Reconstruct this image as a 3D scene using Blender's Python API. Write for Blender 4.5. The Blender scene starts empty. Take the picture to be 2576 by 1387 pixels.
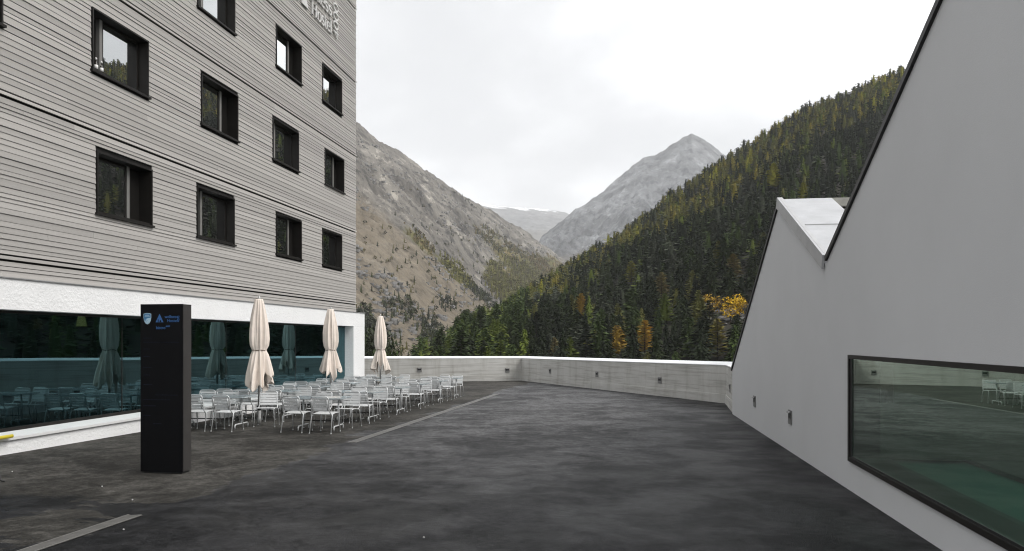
import bpy, bmesh, math, random
import numpy as np
from mathutils import Vector, Matrix
R_ = math.radians
random.seed(7)
rng = np.random.default_rng(11)
scn = bpy.context.scene
COL = scn.collection

# ------------------------------------------------------------------ camera
F, CX, HY, CZ, W0 = 1900.0, 1288.0, 855.0, 1.83, 2576.0     # focal length, centre, horizon of a 2576 px wide frame
A = math.atan((1590 - CX) / F)                              # the terrace axis (+Y) lies this far right of the view axis
CA, SA = math.cos(A), math.sin(A)
cam_d = bpy.data.cameras.new('camera'); cam = bpy.data.objects.new('camera', cam_d); COL.objects.link(cam)
cam.location = (0, 0, CZ); cam.rotation_euler = (R_(90), 0, A)
cam_d.sensor_width = 36; cam_d.lens = 36 * F / W0
cam_d.shift_y = (HY - 1387 / 2) / W0
cam_d.clip_start = 0.1; cam_d.clip_end = 40000
scn.camera = cam

# ------------------------------------------------------------------ world, sun, exposure
SUN_EL, SUN_AZ = R_(47), R_(100)       # azimuth clockwise from +Y
wd = bpy.data.worlds.new('World'); scn.world = wd; wd.use_nodes = True
nt = wd.node_tree; nt.nodes.clear()
def N(t, typ, **kw):
    n = t.nodes.new(typ)
    for k, v in kw.items():
        if k in n.inputs: n.inputs[k].default_value = v
        else: setattr(n, k, v)
    return n
sky = N(nt, 'ShaderNodeTexSky', sky_type='NISHITA', sun_disc=False, sun_elevation=SUN_EL, sun_rotation=SUN_AZ)
tc = N(nt, 'ShaderNodeTexCoord')
sep = N(nt, 'ShaderNodeSeparateXYZ'); nt.links.new(tc.outputs['Generated'], sep.inputs[0])
zc = N(nt, 'ShaderNodeMath', operation='MAXIMUM'); nt.links.new(sep.outputs[2], zc.inputs[0]); zc.inputs[1].default_value = 0.0
za = N(nt, 'ShaderNodeMath', operation='ADD'); nt.links.new(zc.outputs[0], za.inputs[0]); za.inputs[1].default_value = 0.40
cmb = N(nt, 'ShaderNodeCombineXYZ')
for i in (0, 1):
    dv = N(nt, 'ShaderNodeMath', operation='DIVIDE'); nt.links.new(sep.outputs[i], dv.inputs[0]); nt.links.new(za.outputs[0], dv.inputs[1])
    nt.links.new(dv.outputs[0], cmb.inputs[i])
cmb.inputs[2].default_value = 6.9
drift = N(nt, 'ShaderNodeVectorMath', operation='ADD'); nt.links.new(cmb.outputs[0], drift.inputs[0]); drift.inputs[1].default_value = (-0.22, 0.0, 0.0)
ns = N(nt, 'ShaderNodeTexNoise', Scale=1.5, Detail=7.0, Roughness=0.50, Distortion=0.2); nt.links.new(drift.outputs[0], ns.inputs['Vector'])
rp = N(nt, 'ShaderNodeValToRGB'); nt.links.new(ns.outputs['Fac'], rp.inputs[0])
cr = rp.color_ramp; cr.interpolation = 'B_SPLINE'
cr.elements[0].position = 0.26; cr.elements[0].color = (1.1, 1.1, 1.1, 1)
cr.elements[1].position = 0.82; cr.elements[1].color = (0.31, 0.315, 0.325, 1)
for p_, v_ in ((0.40, 0.72), (0.49, 0.46), (0.58, 0.36)): e_ = cr.elements.new(p_); e_.color = (v_, v_ * 1.005, v_ * 1.02, 1)
sc1 = N(nt, 'ShaderNodeVectorMath', operation='SCALE'); nt.links.new(rp.outputs[0], sc1.inputs[0]); sc1.inputs['Scale'].default_value = 1.22
sc2 = N(nt, 'ShaderNodeVectorMath', operation='SCALE'); nt.links.new(sky.outputs[0], sc2.inputs[0]); sc2.inputs['Scale'].default_value = 0.08
mx = N(nt, 'ShaderNodeMix', data_type='RGBA'); mx.inputs[0].default_value = 0.93
nt.links.new(sc2.outputs[0], mx.inputs[6]); nt.links.new(sc1.outputs[0], mx.inputs[7])
bg = N(nt, 'ShaderNodeBackground', Strength=1.0); nt.links.new(mx.outputs[2], bg.inputs[0])
wo = N(nt, 'ShaderNodeOutputWorld'); nt.links.new(bg.outputs[0], wo.inputs[0])
sd = bpy.data.lights.new('sun', 'SUN'); sd.energy = 1.5; sd.angle = R_(32); sd.color = (1, 0.97, 0.93)
so = bpy.data.objects.new('sun', sd); COL.objects.link(so)
sdir = Vector((math.sin(SUN_AZ) * math.cos(SUN_EL), math.cos(SUN_AZ) * math.cos(SUN_EL), math.sin(SUN_EL)))
so.rotation_euler = sdir.to_track_quat('Z', 'Y').to_euler(); so.location = (20, -20, 60)
scn.view_settings.view_transform = 'Standard'; scn.view_settings.look = 'None'
scn.view_settings.exposure = 1.0; scn.view_settings.gamma = 1.0; scn.view_settings.use_curve_mapping = False
scn.render.engine = 'CYCLES'
cy = scn.cycles
cy.use_denoising = True; cy.denoiser = 'OPENIMAGEDENOISE'
cy.max_bounces = 8; cy.diffuse_bounces = 3; cy.glossy_bounces = 3; cy.transparent_max_bounces = 8
cy.volume_bounces = 2; cy.use_adaptive_sampling = True; cy.adaptive_threshold = 0.015
cy.sample_clamp_indirect = 6.0; cy.pixel_filter_type = 'BLACKMAN_HARRIS'; cy.filter_width = 1.1
scn.render.film_transparent = False

# ------------------------------------------------------------------ helpers
def gz(Y): return -0.012 * Y                               # the terrace falls gently away
def ground(px, py):
    d = (px - CX) / F; e = (py - HY) / F; Y = 10
    for _ in range(50):
        Zc = (CZ + 0.012 * Y) / e; xc = d * Zc; X = xc * CA - Zc * SA; Y = xc * SA + Zc * CA
    return X, Y
def onX(px, py, X):
    d = (px - CX) / F
    Y = (-X * SA * d - X * CA) / (SA - d * CA); Zc = -X * SA + Y * CA
    return Y, CZ + (HY - py) * Zc / F
def c2w(xc, Zc): return xc * CA - Zc * SA, xc * SA + Zc * CA
LV = CA

def tag(o, label=None, cat=None, group=None, kind=None):
    if label: o['label'] = label
    if cat: o['category'] = cat
    if group: o['group'] = group
    if kind: o['kind'] = kind
    return o
def empty(name, loc=(0, 0, 0), rz=0, parent=None):
    o = bpy.data.objects.new(name, None); COL.objects.link(o); o.location = loc; o.rotation_euler = (0, 0, rz)
    o.empty_display_size = 0.2
    if parent: o.parent = parent
    return o
def link(name, me, parent=None, loc=None):
    o = bpy.data.objects.new(name, me); COL.objects.link(o)
    if parent: o.parent = parent
    if loc is not None: o.location = loc
    return o
def copy_tree(o, parent=None):
    c = o.copy(); COL.objects.link(c); c.parent = parent
    for ch in o.children: copy_tree(ch, c)
    return c

class MB:
    def __init__(s): s.v = []; s.f = []; s.m = []
    def add(s, vs, fs, mi=0):
        b = len(s.v); s.v += [tuple(p) for p in vs]; s.f += [tuple(i + b for i in f) for f in fs]; s.m += [mi] * len(fs)
    def box(s, x0, x1, y0, y1, z0, z1, mi=0):
        s.add([(x0,y0,z0),(x1,y0,z0),(x1,y1,z0),(x0,y1,z0),(x0,y0,z1),(x1,y0,z1),(x1,y1,z1),(x0,y1,z1)],
              [(0,3,2,1),(4,5,6,7),(0,1,5,4),(1,2,6,5),(2,3,7,6),(3,0,4,7)], mi)
    def prism(s, poly, axis, a, b, mi=0):
        """poly of 2D points extruded along axis ('x','y','z') from a to b"""
        def P(p, t):
            return {'x': (t, p[0], p[1]), 'y': (p[0], t, p[1]), 'z': (p[0], p[1], t)}[axis]
        n = len(poly)
        vs = [P(p, a) for p in poly] + [P(p, b) for p in poly]
        fs = [tuple(range(n))[::-1], tuple(range(n, 2 * n))] + [(i, (i + 1) % n, n + (i + 1) % n, n + i) for i in range(n)]
        s.add(vs, fs, mi)
    def tube(s, pts, r, n=6, closed=False, cap=True, mi=0):
        pts = [Vector(p) for p in pts]; k = len(pts); rs = r if isinstance(r, (list, tuple)) else [r] * k
        up = None; rings = []
        for i, p in enumerate(pts):
            a = pts[(i - 1) % k] if (closed or i > 0) else p
            b = pts[(i + 1) % k] if (closed or i < k - 1) else p
            t = (b - a).normalized()
            if up is None:
                up = t.orthogonal().normalized()
            else:
                up = (up - t * up.dot(t))
                up = up.normalized() if up.length > 1e-6 else t.orthogonal().normalized()
            sd = t.cross(up)
            rings.append([p + (up * math.cos(2 * math.pi * j / n) + sd * math.sin(2 * math.pi * j / n)) * rs[i] for j in range(n)])
        vs = [q for rg in rings for q in rg]; fs = []
        for i in range(k if closed else k - 1):
            i2 = (i + 1) % k
            for j in range(n):
                j2 = (j + 1) % n
                fs.append((i * n + j, i * n + j2, i2 * n + j2, i2 * n + j))
        if cap and not closed:
            fs.append(tuple(range(n))[::-1]); fs.append(tuple((k - 1) * n + j for j in range(n)))
        s.add(vs, fs, mi)
    def lathe(s, prof, n=20, c=(0, 0), mi=0):
        vs = [(c[0] + r * math.cos(2 * math.pi * j / n), c[1] + r * math.sin(2 * math.pi * j / n), z) for r, z in prof for j in range(n)]
        fs = [(i * n + j, i * n + (j + 1) % n, (i + 1) * n + (j + 1) % n, (i + 1) * n + j) for i in range(len(prof) - 1) for j in range(n)]
        fs += [tuple(range(n))[::-1], tuple((len(prof) - 1) * n + j for j in range(n))]
        s.add(vs, fs, mi)
    def mesh(s, name, mats, smooth=False):
        me = bpy.data.meshes.new(name); me.from_pydata(s.v, [], s.f)
        for m in (mats if isinstance(mats, (list, tuple)) else [mats]): me.materials.append(m)
        if any(s.m): me.polygons.foreach_set('material_index', s.m)
        if smooth: me.polygons.foreach_set('use_smooth', [True] * len(me.polygons))
        bm = bmesh.new(); bm.from_mesh(me); bmesh.ops.recalc_face_normals(bm, faces=bm.faces); bm.to_mesh(me); bm.free()
        return me
    def build(s, name, mats, parent=None, smooth=False, loc=None):
        return link(name, s.mesh(name, mats, smooth), parent, loc)

def round_path(pts, rad, seg=4):
    """polyline with rounded corners"""
    pts = [Vector(p) for p in pts]; out = [pts[0]]
    for i in range(1, len(pts) - 1):
        a, b, c = pts[i - 1], pts[i], pts[i + 1]
        r = min(rad, (a - b).length * 0.48, (c - b).length * 0.48)
        p0 = b + (a - b).normalized() * r; p1 = b + (c - b).normalized() * r
        for k in range(seg + 1):
            t = k / seg; out.append(p0 * (1 - t) ** 2 + b * 2 * t * (1 - t) + p1 * t * t)
    out.append(pts[-1]); return out

# ------------------------------------------------------------------ materials
MATS = {}
def pmat(name, col, rough=0.6, metal=0.0, spec=0.5, var=0.0, vscale=3.0, bump=0.0, bscale=60.0, bdist=0.01, rnd=0.0, stretch=None, col2=None, detail=5.0):
    m = bpy.data.materials.new(name); m.use_nodes = True; t = m.node_tree
    b = t.nodes['Principled BSDF']; b.inputs['Roughness'].default_value = rough; b.inputs['Metallic'].default_value = metal
    b.inputs['Specular IOR Level'].default_value = spec
    b.inputs['Base Color'].default_value = (*col, 1)
    co = N(t, 'ShaderNodeTexCoord'); src = co.outputs['Object']
    if stretch:
        mp = N(t, 'ShaderNodeMapping'); mp.inputs['Scale'].default_value = stretch; t.links.new(src, mp.inputs[0]); src = mp.outputs[0]
    last = None
    if var > 0 or col2:
        n = N(t, 'ShaderNodeTexNoise', Scale=vscale, Detail=detail, Roughness=0.6); t.links.new(src, n.inputs['Vector'])
        r = N(t, 'ShaderNodeValToRGB'); t.links.new(n.outputs['Fac'], r.inputs[0])
        r.color_ramp.elements[0].position = 0.3; r.color_ramp.elements[1].position = 0.7
        c2 = col2 or tuple(min(1, c * (1 + var)) for c in col); c1 = col if col2 else tuple(c * (1 - var) for c in col)
        r.color_ramp.elements[0].color = (*c1, 1); r.color_ramp.elements[1].color = (*c2, 1)
        last = r.outputs[0]
    if rnd > 0:
        oi = N(t, 'ShaderNodeObjectInfo'); mr = N(t, 'ShaderNodeMapRange'); t.links.new(oi.outputs['Random'], mr.inputs[0])
        mr.inputs[3].default_value = 1 - rnd; mr.inputs[4].default_value = 1 + rnd
        hv = N(t, 'ShaderNodeHueSaturation'); t.links.new(mr.outputs[0], hv.inputs['Value'])
        if last: t.links.new(last, hv.inputs['Color'])
        else: hv.inputs['Color'].default_value = (*col, 1)
        last = hv.outputs[0]
    if last: t.links.new(last, b.inputs['Base Color'])
    if bump > 0:
        n2 = N(t, 'ShaderNodeTexNoise', Scale=bscale, Detail=4.0, Roughness=0.6); t.links.new(src, n2.inputs['Vector'])
        bp = N(t, 'ShaderNodeBump', Strength=bump, Distance=bdist); t.links.new(n2.outputs['Fac'], bp.inputs['Height']); t.links.new(bp.outputs[0], b.inputs['Normal'])
    MATS[name] = m; return m

def glass_mat(name, ior, refl, trans, boost=0.0):
    m = bpy.data.materials.new(name); m.use_nodes = True; t = m.node_tree; t.nodes.clear()
    lw = N(t, 'ShaderNodeLayerWeight', Blend=0.5); fr = N(t, 'ShaderNodeMath', operation='POWER'); t.links.new(lw.outputs['Facing'], fr.inputs[0]); fr.inputs[1].default_value = 5.0
    boost = boost + ((ior - 1) / (ior + 1)) ** 2
    mr = N(t, 'ShaderNodeMapRange'); t.links.new(fr.outputs[0], mr.inputs[0]); mr.inputs[3].default_value = boost; mr.inputs[4].default_value = 1.0
    g = N(t, 'ShaderNodeBsdfGlossy', Roughness=0.004); g.inputs['Color'].default_value = (*refl, 1)
    tr = N(t, 'ShaderNodeBsdfTransparent'); tr.inputs['Color'].default_value = (*trans, 1)
    mi = N(t, 'ShaderNodeMixShader'); t.links.new(mr.outputs[0], mi.inputs[0]); t.links.new(tr.outputs[0], mi.inputs[1]); t.links.new(g.outputs[0], mi.inputs[2])
    o = N(t, 'ShaderNodeOutputMaterial'); t.links.new(mi.outputs[0], o.inputs[0])
    # faint waviness of the sheet
    co = N(t, 'ShaderNodeTexCoord'); n = N(t, 'ShaderNodeTexNoise', Scale=0.7, Detail=1.0); t.links.new(co.outputs['Object'], n.inputs['Vector'])
    bp = N(t, 'ShaderNodeBump', Strength=0.05, Distance=0.02); t.links.new(n.outputs['Fac'], bp.inputs['Height']); t.links.new(bp.outputs[0], g.inputs['Normal'])
    return m

M = dict(
    board=pmat('weathered_board', (0.375, 0.358, 0.338), 0.8, var=0.20, vscale=2.2, rnd=0.12, stretch=(1, 0.35, 9), bump=0.25, bscale=8, bdist=0.004),
    backing=pmat('dark_backing', (0.012, 0.011, 0.010), 0.9),
    plaster=pmat('rough_white_plaster', (0.84, 0.84, 0.835), 0.9, var=0.03, vscale=1.5, bump=0.6, bscale=18, bdist=0.03),
    wallplaster=pmat('fine_grey_plaster', (0.62, 0.625, 0.635), 0.9, var=0.035, vscale=0.5, bump=0.5, bscale=140, bdist=0.004),
    darkframe=pmat('dark_bronze_frame', (0.014, 0.0125, 0.011), 0.5, spec=0.25, var=0.2, vscale=4),
    reveal=pmat('dark_reveal', (0.010, 0.009, 0.008), 0.6, spec=0.15),
    mullion=pmat('grey_mullion', (0.19, 0.185, 0.175), 0.5, var=0.1),
    sillm=pmat('white_sill_metal', (0.72, 0.72, 0.71), 0.4, var=0.05),
    greymetal=pmat('grey_metal_trim', (0.42, 0.42, 0.42), 0.4, metal=0.5, var=0.1),
    roofmetal=pmat('light_roof_sheet', (0.42, 0.425, 0.435), 0.45, metal=0.2, var=0.12, vscale=2.5, bump=0.15, bscale=2.0, bdist=0.02),
    blacktrim=pmat('black_trim', (0.012, 0.012, 0.013), 0.5),
    concrete=None, asphalt=None,
    coping=pmat('pale_coping_sheet', (0.88, 0.89, 0.90), 0.5, metal=0.0, var=0.04),
    chair=pmat('light_grey_chair_paint', (0.68, 0.69, 0.69), 0.4, metal=0.0, rnd=0.06),
    chairtube=pmat('chair_tube_steel', (0.66, 0.67, 0.67), 0.3, metal=0.3, rnd=0.06),
    table=pmat('grey_table_top', (0.36, 0.41, 0.43), 0.16, var=0.06, vscale=3),
    cloth=pmat('cream_canvas', (0.82, 0.73, 0.65), 0.9, var=0.07, vscale=5, bump=0.3, bscale=30, bdist=0.01),
    strap=pmat('brown_strap', (0.16, 0.11, 0.08), 0.8),
    pole=pmat('grey_pole', (0.45, 0.45, 0.44), 0.4, metal=0.4),
    pylon=pmat('anthracite_panel', (0.0045, 0.0045, 0.0055), 0.5, spec=0.12, var=0.15, vscale=3),
    pylonside=pmat('anthracite_side', (0.05, 0.047, 0.045), 0.6, spec=0.25, var=0.1, vscale=3),
    blue=pmat('blue_print', (0.03, 0.13, 0.36), 0.5), bluelight=pmat('pale_blue_print', (0.45, 0.62, 0.72), 0.5),
    blueshield=pmat('shield_blue', (0.05, 0.19, 0.36), 0.5), bluefaint=pmat('faint_blue_print', (0.010, 0.013, 0.026), 0.5, spec=0.12),
    letter=pmat('pale_letter_metal', (0.62, 0.61, 0.60), 0.5), 
    drain=pmat('drain_grate_steel', (0.17, 0.165, 0.155), 0.5, metal=0.3, var=0.15, vscale=6),
    lamp=pmat('wall_light_housing', (0.17, 0.17, 0.165), 0.5, var=0.15), lampdark=pmat('wall_light_recess', (0.02, 0.02, 0.02), 0.6),
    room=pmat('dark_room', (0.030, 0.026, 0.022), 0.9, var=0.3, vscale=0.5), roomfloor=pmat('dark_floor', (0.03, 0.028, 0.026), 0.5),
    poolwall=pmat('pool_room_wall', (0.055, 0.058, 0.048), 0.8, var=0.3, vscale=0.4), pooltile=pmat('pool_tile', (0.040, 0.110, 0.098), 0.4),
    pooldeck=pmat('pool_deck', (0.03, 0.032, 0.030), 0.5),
    bluethings=pmat('blue_plastic', (0.03, 0.17, 0.50), 0.4), yellow=pmat('yellow_plastic', (0.72, 0.58, 0.04), 0.45), black=pmat('black_plastic', (0.015, 0.015, 0.015), 0.5),
    bottle=pmat('dark_bottle', (0.02, 0.015, 0.01), 0.15), white=pmat('white_label', (0.8, 0.79, 0.77), 0.5),
    bark=pmat('bark', (0.06, 0.048, 0.038), 0.9, var=0.3, vscale=3),
    rockm=pmat('pale_rock', (0.20, 0.195, 0.19), 0.9, var=0.3, vscale=1.0),
    clad2=pmat('far_timber_cladding', (0.33, 0.32, 0.29), 0.8, var=0.2, vscale=2, rnd=0.1), 
    winglass=glass_mat('coated_window_glass', 1.9, (0.93, 0.95, 0.95), (0.10, 0.11, 0.11), 0.60),
    frontglass=glass_mat('tinted_front_glass', 1.6, (0.42, 0.76, 0.84), (0.24, 0.32, 0.32), 0.13),
    poolglass=glass_mat('pool_window_glass', 1.6, (0.80, 0.86, 0.80), (0.80, 0.95, 0.88), 0.20),
)
def emit(name, col, s):
    m = bpy.data.materials.new(name); m.use_nodes = True; b = m.node_tree.nodes['Principled BSDF']
    b.inputs['Base Color'].default_value = (*col, 1); b.inputs['Emission Color'].default_value = (*col, 1); b.inputs['Emission Strength'].default_value = s
    return m
M['lampshade'] = emit('lit_lampshade', (0.75, 0.62, 0.22), 0.45)
M['lampdim'] = emit('dim_lampshade', (0.35, 0.22, 0.10), 0.12)

def asphalt():
    m = bpy.data.materials.new('asphalt'); m.use_nodes = True; t = m.node_tree; L = t.links.new
    b = t.nodes['Principled BSDF']
    co = N(t, 'ShaderNodeTexCoord'); o = co.outputs['Object']
    def noise(sc, det=4, ro=0.55, dist=0.0, src=o):
        n = N(t, 'ShaderNodeTexNoise', Scale=sc, Detail=float(det), Roughness=ro, Distortion=dist); L(src, n.inputs['Vector']); return n.outputs['Fac']
    def math_(op, a, bb):
        n = N(t, 'ShaderNodeMath', operation=op)
        for i, v in enumerate((a, bb)):
            if isinstance(v, (int, float)): n.inputs[i].default_value = v
            else: L(v, n.inputs[i])
        return n.outputs[0]
    def mrange(v, a, bb, c=0.0, d=1.0, smooth=True):
        n = N(t, 'ShaderNodeMapRange', interpolation_type='SMOOTHSTEP' if smooth else 'LINEAR'); L(v, n.inputs[0])
        for i, q in enumerate((a, bb, c, d)): n.inputs[i + 1].default_value = q
        return n.outputs[0]
    sp = N(t, 'ShaderNodeSeparateXYZ'); L(o, sp.inputs[0]); X, Y = sp.outputs[0], sp.outputs[1]
    big = noise(0.16, 3); mid = noise(0.85, 6, 0.6, 0.3); fine = noise(55, 3, 0.7); med = noise(5, 4, 0.6)
    # damp patches: the strip along the hostel has dried, the lane beside it and some pools are still damp; shade along the annex is painted in
    edge = math_('ADD', math_('ADD', X, math_('MULTIPLY', math_('SUBTRACT', mid, 0.5), 1.5)), math_('MULTIPLY', math_('SUBTRACT', big, 0.5), 2.0))
    lane = mrange(math_('ADD', edge, math_('MULTIPLY', math_('SUBTRACT', med, 0.5), 0.5)), -5.58, -5.46)
    pools = mrange(noise(0.62, 7, 0.6, 0.4), 0.46, 0.485)
    nearp = mrange(math_('ADD', Y, math_('MULTIPLY', mid, 0.8)), 8.9, 8.5)
    wet = math_('MAXIMUM', lane, math_('MULTIPLY', pools, nearp))
    annex_shade = mrange(math_('ADD', X, math_('MULTIPLY', math_('SUBTRACT', mid, 0.5), 1.2)), -1.0, 2.2)  # annex side stays dark further off: shade painted into the colour
    far = mrange(math_('ADD', Y, math_('MULTIPLY', math_('SUBTRACT', mid, 0.5), 9.0)), 6.0, 21.0)
    wet = math_('MULTIPLY', wet, math_('SUBTRACT', 1.0, math_('MULTIPLY', math_('MULTIPLY', far, math_('SUBTRACT', 1.0, annex_shade)), 0.85)))
    blot = mrange(math_('ADD', math_('MULTIPLY', noise(0.5, 8, 0.66, 0.6), 0.6), math_('MULTIPLY', noise(2.6, 6, 0.7, 0.8), 0.4)), 0.42, 0.58)
    dry = N(t, 'ShaderNodeMix', data_type='RGBA'); L(blot, dry.inputs[0]); dry.inputs[6].default_value = (0.033, 0.0315, 0.0285, 1); dry.inputs[7].default_value = (0.074, 0.0705, 0.064, 1)
    wet_shade_col = N(t, 'ShaderNodeMix', data_type='RGBA'); L(blot, wet_shade_col.inputs[0]); wet_shade_col.inputs[6].default_value = (0.009, 0.0093, 0.010, 1); wet_shade_col.inputs[7].default_value = (0.027, 0.027, 0.0285, 1)
    dry_sheen = N(t, 'ShaderNodeMix', data_type='RGBA'); L(blot, dry_sheen.inputs[0]); dry_sheen.inputs[6].default_value = (0.055, 0.055, 0.056, 1); dry_sheen.inputs[7].default_value = (0.135, 0.135, 0.137, 1)  # paler grey up the lane: partly drier, partly sky sheen put into the colour
    dsel = N(t, 'ShaderNodeMix', data_type='RGBA'); L(lane, dsel.inputs[0]); L(dry.outputs[2], dsel.inputs[6]); L(dry_sheen.outputs[2], dsel.inputs[7])
    mxc = N(t, 'ShaderNodeMix', data_type='RGBA'); L(wet, mxc.inputs[0]); L(dsel.outputs[2], mxc.inputs[6]); L(wet_shade_col.outputs[2], mxc.inputs[7])
    fv = math_('MULTIPLY', mrange(fine, 0.3, 0.7, 0.6, 1.4, False), mrange(noise(13, 4, 0.75), 0.3, 0.7, 0.62, 1.38, False))
    mv = mrange(med, 0.3, 0.7, 0.75, 1.25, False)
    sc = N(t, 'ShaderNodeVectorMath', operation='SCALE'); L(mxc.outputs[2], sc.inputs[0]); L(math_('MULTIPLY', fv, mv), sc.inputs['Scale'])
    L(sc.outputs[0], b.inputs['Base Color'])
    ro = math_('SUBTRACT', 0.78, math_('MULTIPLY', math_('MULTIPLY', wet, mrange(mid, 0.35, 0.65, 0.5, 1.0)), 0.44)); L(ro, b.inputs['Roughness'])
    b.inputs['Specular IOR Level'].default_value = 0.07
    bp = N(t, 'ShaderNodeBump', Strength=0.9, Distance=0.008); L(math_('ADD', fine, math_('MULTIPLY', med, 0.9)), bp.inputs['Height']); L(bp.outputs[0], b.inputs['Normal'])
    return m
M['asphalt'] = asphalt()

def concrete():
    m = bpy.data.materials.new('board_marked_concrete'); m.use_nodes = True; t = m.node_tree; L = t.links.new
    b = t.nodes['Principled BSDF']; b.inputs['Roughness'].default_value = 0.85
    co = N(t, 'ShaderNodeTexCoord'); o = co.outputs['Object']
    n1 = N(t, 'ShaderNodeTexNoise', Scale=0.8, Detail=6.0, Roughness=0.6); L(o, n1.inputs['Vector'])
    mp = N(t, 'ShaderNodeMapping'); mp.inputs['Scale'].default_value = (0.7, 0.7, 0.10); L(o, mp.inputs[0])
    n2 = N(t, 'ShaderNodeTexNoise', Scale=3.0, Detail=5.0, Roughness=0.65); L(mp.outputs[0], n2.inputs['Vector'])
    mp3 = N(t, 'ShaderNodeMapping'); mp3.inputs['Scale'].default_value = (0.25, 0.25, 7.0); L(o, mp3.inputs[0])
    n3 = N(t, 'ShaderNodeTexNoise', Scale=1.6, Detail=4.0, Roughness=0.6); L(mp3.outputs[0], n3.inputs['Vector'])
    def ramp(nn, a, c1, bb, c2):
        r = N(t, 'ShaderNodeValToRGB'); L(nn.outputs['Fac'], r.inputs[0]); r.color_ramp.elements[0].position = a; r.color_ramp.elements[1].position = bb
        r.color_ramp.elements[0].color = (*c1, 1); r.color_ramp.elements[1].color = (*c2, 1); return r.outputs[0]
    ra = ramp(n1, 0.3, (0.45, 0.445, 0.42), 0.7, (0.56, 0.555, 0.53))
    rb = ramp(n2, 0.34, (0.84, 0.83, 0.81), 0.50, (1, 1, 1)); rc = ramp(n3, 0.40, (0.80, 0.79, 0.78), 0.50, (1, 1, 1))
    def mul(a, c):
        k = N(t, 'ShaderNodeMix', data_type='RGBA', blend_type='MULTIPLY'); k.inputs[0].default_value = 1; L(a, k.inputs[6]); L(c, k.inputs[7]); return k.outputs[2]
    L(mul(mul(ra, rb), rc), b.inputs['Base Color'])
    bp = N(t, 'ShaderNodeBump', Strength=0.4, Distance=0.01); L(n3.outputs['Fac'], bp.inputs['Height']); L(bp.outputs[0], b.inputs['Normal'])
    return m
M['concrete'] = concrete()

# ------------------------------------------------------------------ noise for terrain
_perm = rng.permutation(512)
def _grad(ix, iy): 
    h = _perm[(ix + _perm[iy & 511]) & 511] * (2 * math.pi / 512); return np.cos(h), np.sin(h)
def perlin(x, y):
    xi = np.floor(x).astype(int); yi = np.floor(y).astype(int); xf = x - xi; yf = y - yi
    u = xf * xf * xf * (xf * (xf * 6 - 15) + 10); v = yf * yf * yf * (yf * (yf * 6 - 15) + 10)
    def d(ix, iy, dx, dy):
        gx, gy = _grad(ix, iy); return gx * dx + gy * dy
    a = d(xi, yi, xf, yf); b = d(xi + 1, yi, xf - 1, yf); c = d(xi, yi + 1, xf, yf - 1); e = d(xi + 1, yi + 1, xf - 1, yf - 1)
    return (a + u * (b - a)) + v * ((c + u * (e - c)) - (a + u * (b - a)))
def fbm(x, y, o=5, g=0.5):
    s = 0; a = 1.0
    for i in range(o): s = s + a * perlin(x + 17.3 * i, y + 9.1 * i); x = x * 2.03; y = y * 2.03; a *= g
    return s
def ridged(x, y, o=5, g=0.5):
    s = 0; a = 1.0
    for i in range(o): s = s + a * (0.5 - np.abs(perlin(x + 31.7 * i, y + 5.3 * i))); x = x * 2.07; y = y * 2.07; a *= g
    return s

def interp(pts, k):
    xs = [p[0] for p in pts]; ys = [p[k] for p in pts]
    return lambda u: np.interp(u, xs, ys)

class Slope:
    """A mountainside between a foot line and a crest line. Table rows: bearing (tan*F+CX), crest height angle (px above horizon), crest distance, foot distance, foot height angle."""
    def __init__(s, rows, power=1.2, rough=None, drop=0.0):
        s.rows = rows; s.y = interp(rows, 1); s.D = interp(rows, 2); s.Df = interp(rows, 3); s.yf = interp(rows, 4)
        s.power = power; s.rough = rough; s.drop = drop
    def at(s, u, t):
        u = np.asarray(u, float); t = np.asarray(t, float)
        D, Df = s.D(u), s.Df(u); Zc = Df + (D - Df) * t; xc = (u - CX) / F * Zc
        zt = CZ + (HY - s.y(u)) * D / F - s.drop; zf = CZ + (HY - s.yf(u)) * Df / F
        tt = np.minimum(t, 1.0)
        z = zf + (zt - zf) * tt ** s.power - np.maximum(t - 1, 0) * (zt - zf) * 0.9
        X = xc * CA - Zc * SA; Y = xc * SA + Zc * CA
        if s.rough is not None: z = z + s.rough(X, Y, z, t)
        return X, Y, z
    def build(s, name, mat, u0, u1, nu, nt_, tmax=1.25):
        uu, tt = np.meshgrid(np.linspace(u0, u1, nu), np.linspace(0, tmax, nt_)); X, Y, Z = s.at(uu, tt)
        co = np.stack([X, Y, Z], -1).reshape(-1, 3)
        i = np.arange(nu * nt_).reshape(nt_, nu); f = np.stack([i[:-1, :-1], i[:-1, 1:], i[1:, 1:], i[1:, :-1]], -1).reshape(-1, 4)
        return link(name, np_mesh(name, co, f, [mat], smooth=True))
def np_mesh(name, co, faces, mats, mi=None, smooth=False):
    me = bpy.data.meshes.new(name); nv = len(co); nf, k = faces.shape
    me.vertices.add(nv); me.vertices.foreach_set('co', np.asarray(co, np.float32).ravel())
    me.loops.add(nf * k); me.loops.foreach_set('vertex_index', faces.astype(np.int32).ravel())
    me.polygons.add(nf); me.polygons.foreach_set('loop_start', np.arange(0, nf * k, k, dtype=np.int32))
    if mi is not None: me.polygons.foreach_set('material_index', mi.astype(np.int32))
    if smooth: me.polygons.foreach_set('use_smooth', np.ones(nf, bool))
    for m in mats: me.materials.append(m)
    me.update(calc_edges=True); return me

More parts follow.
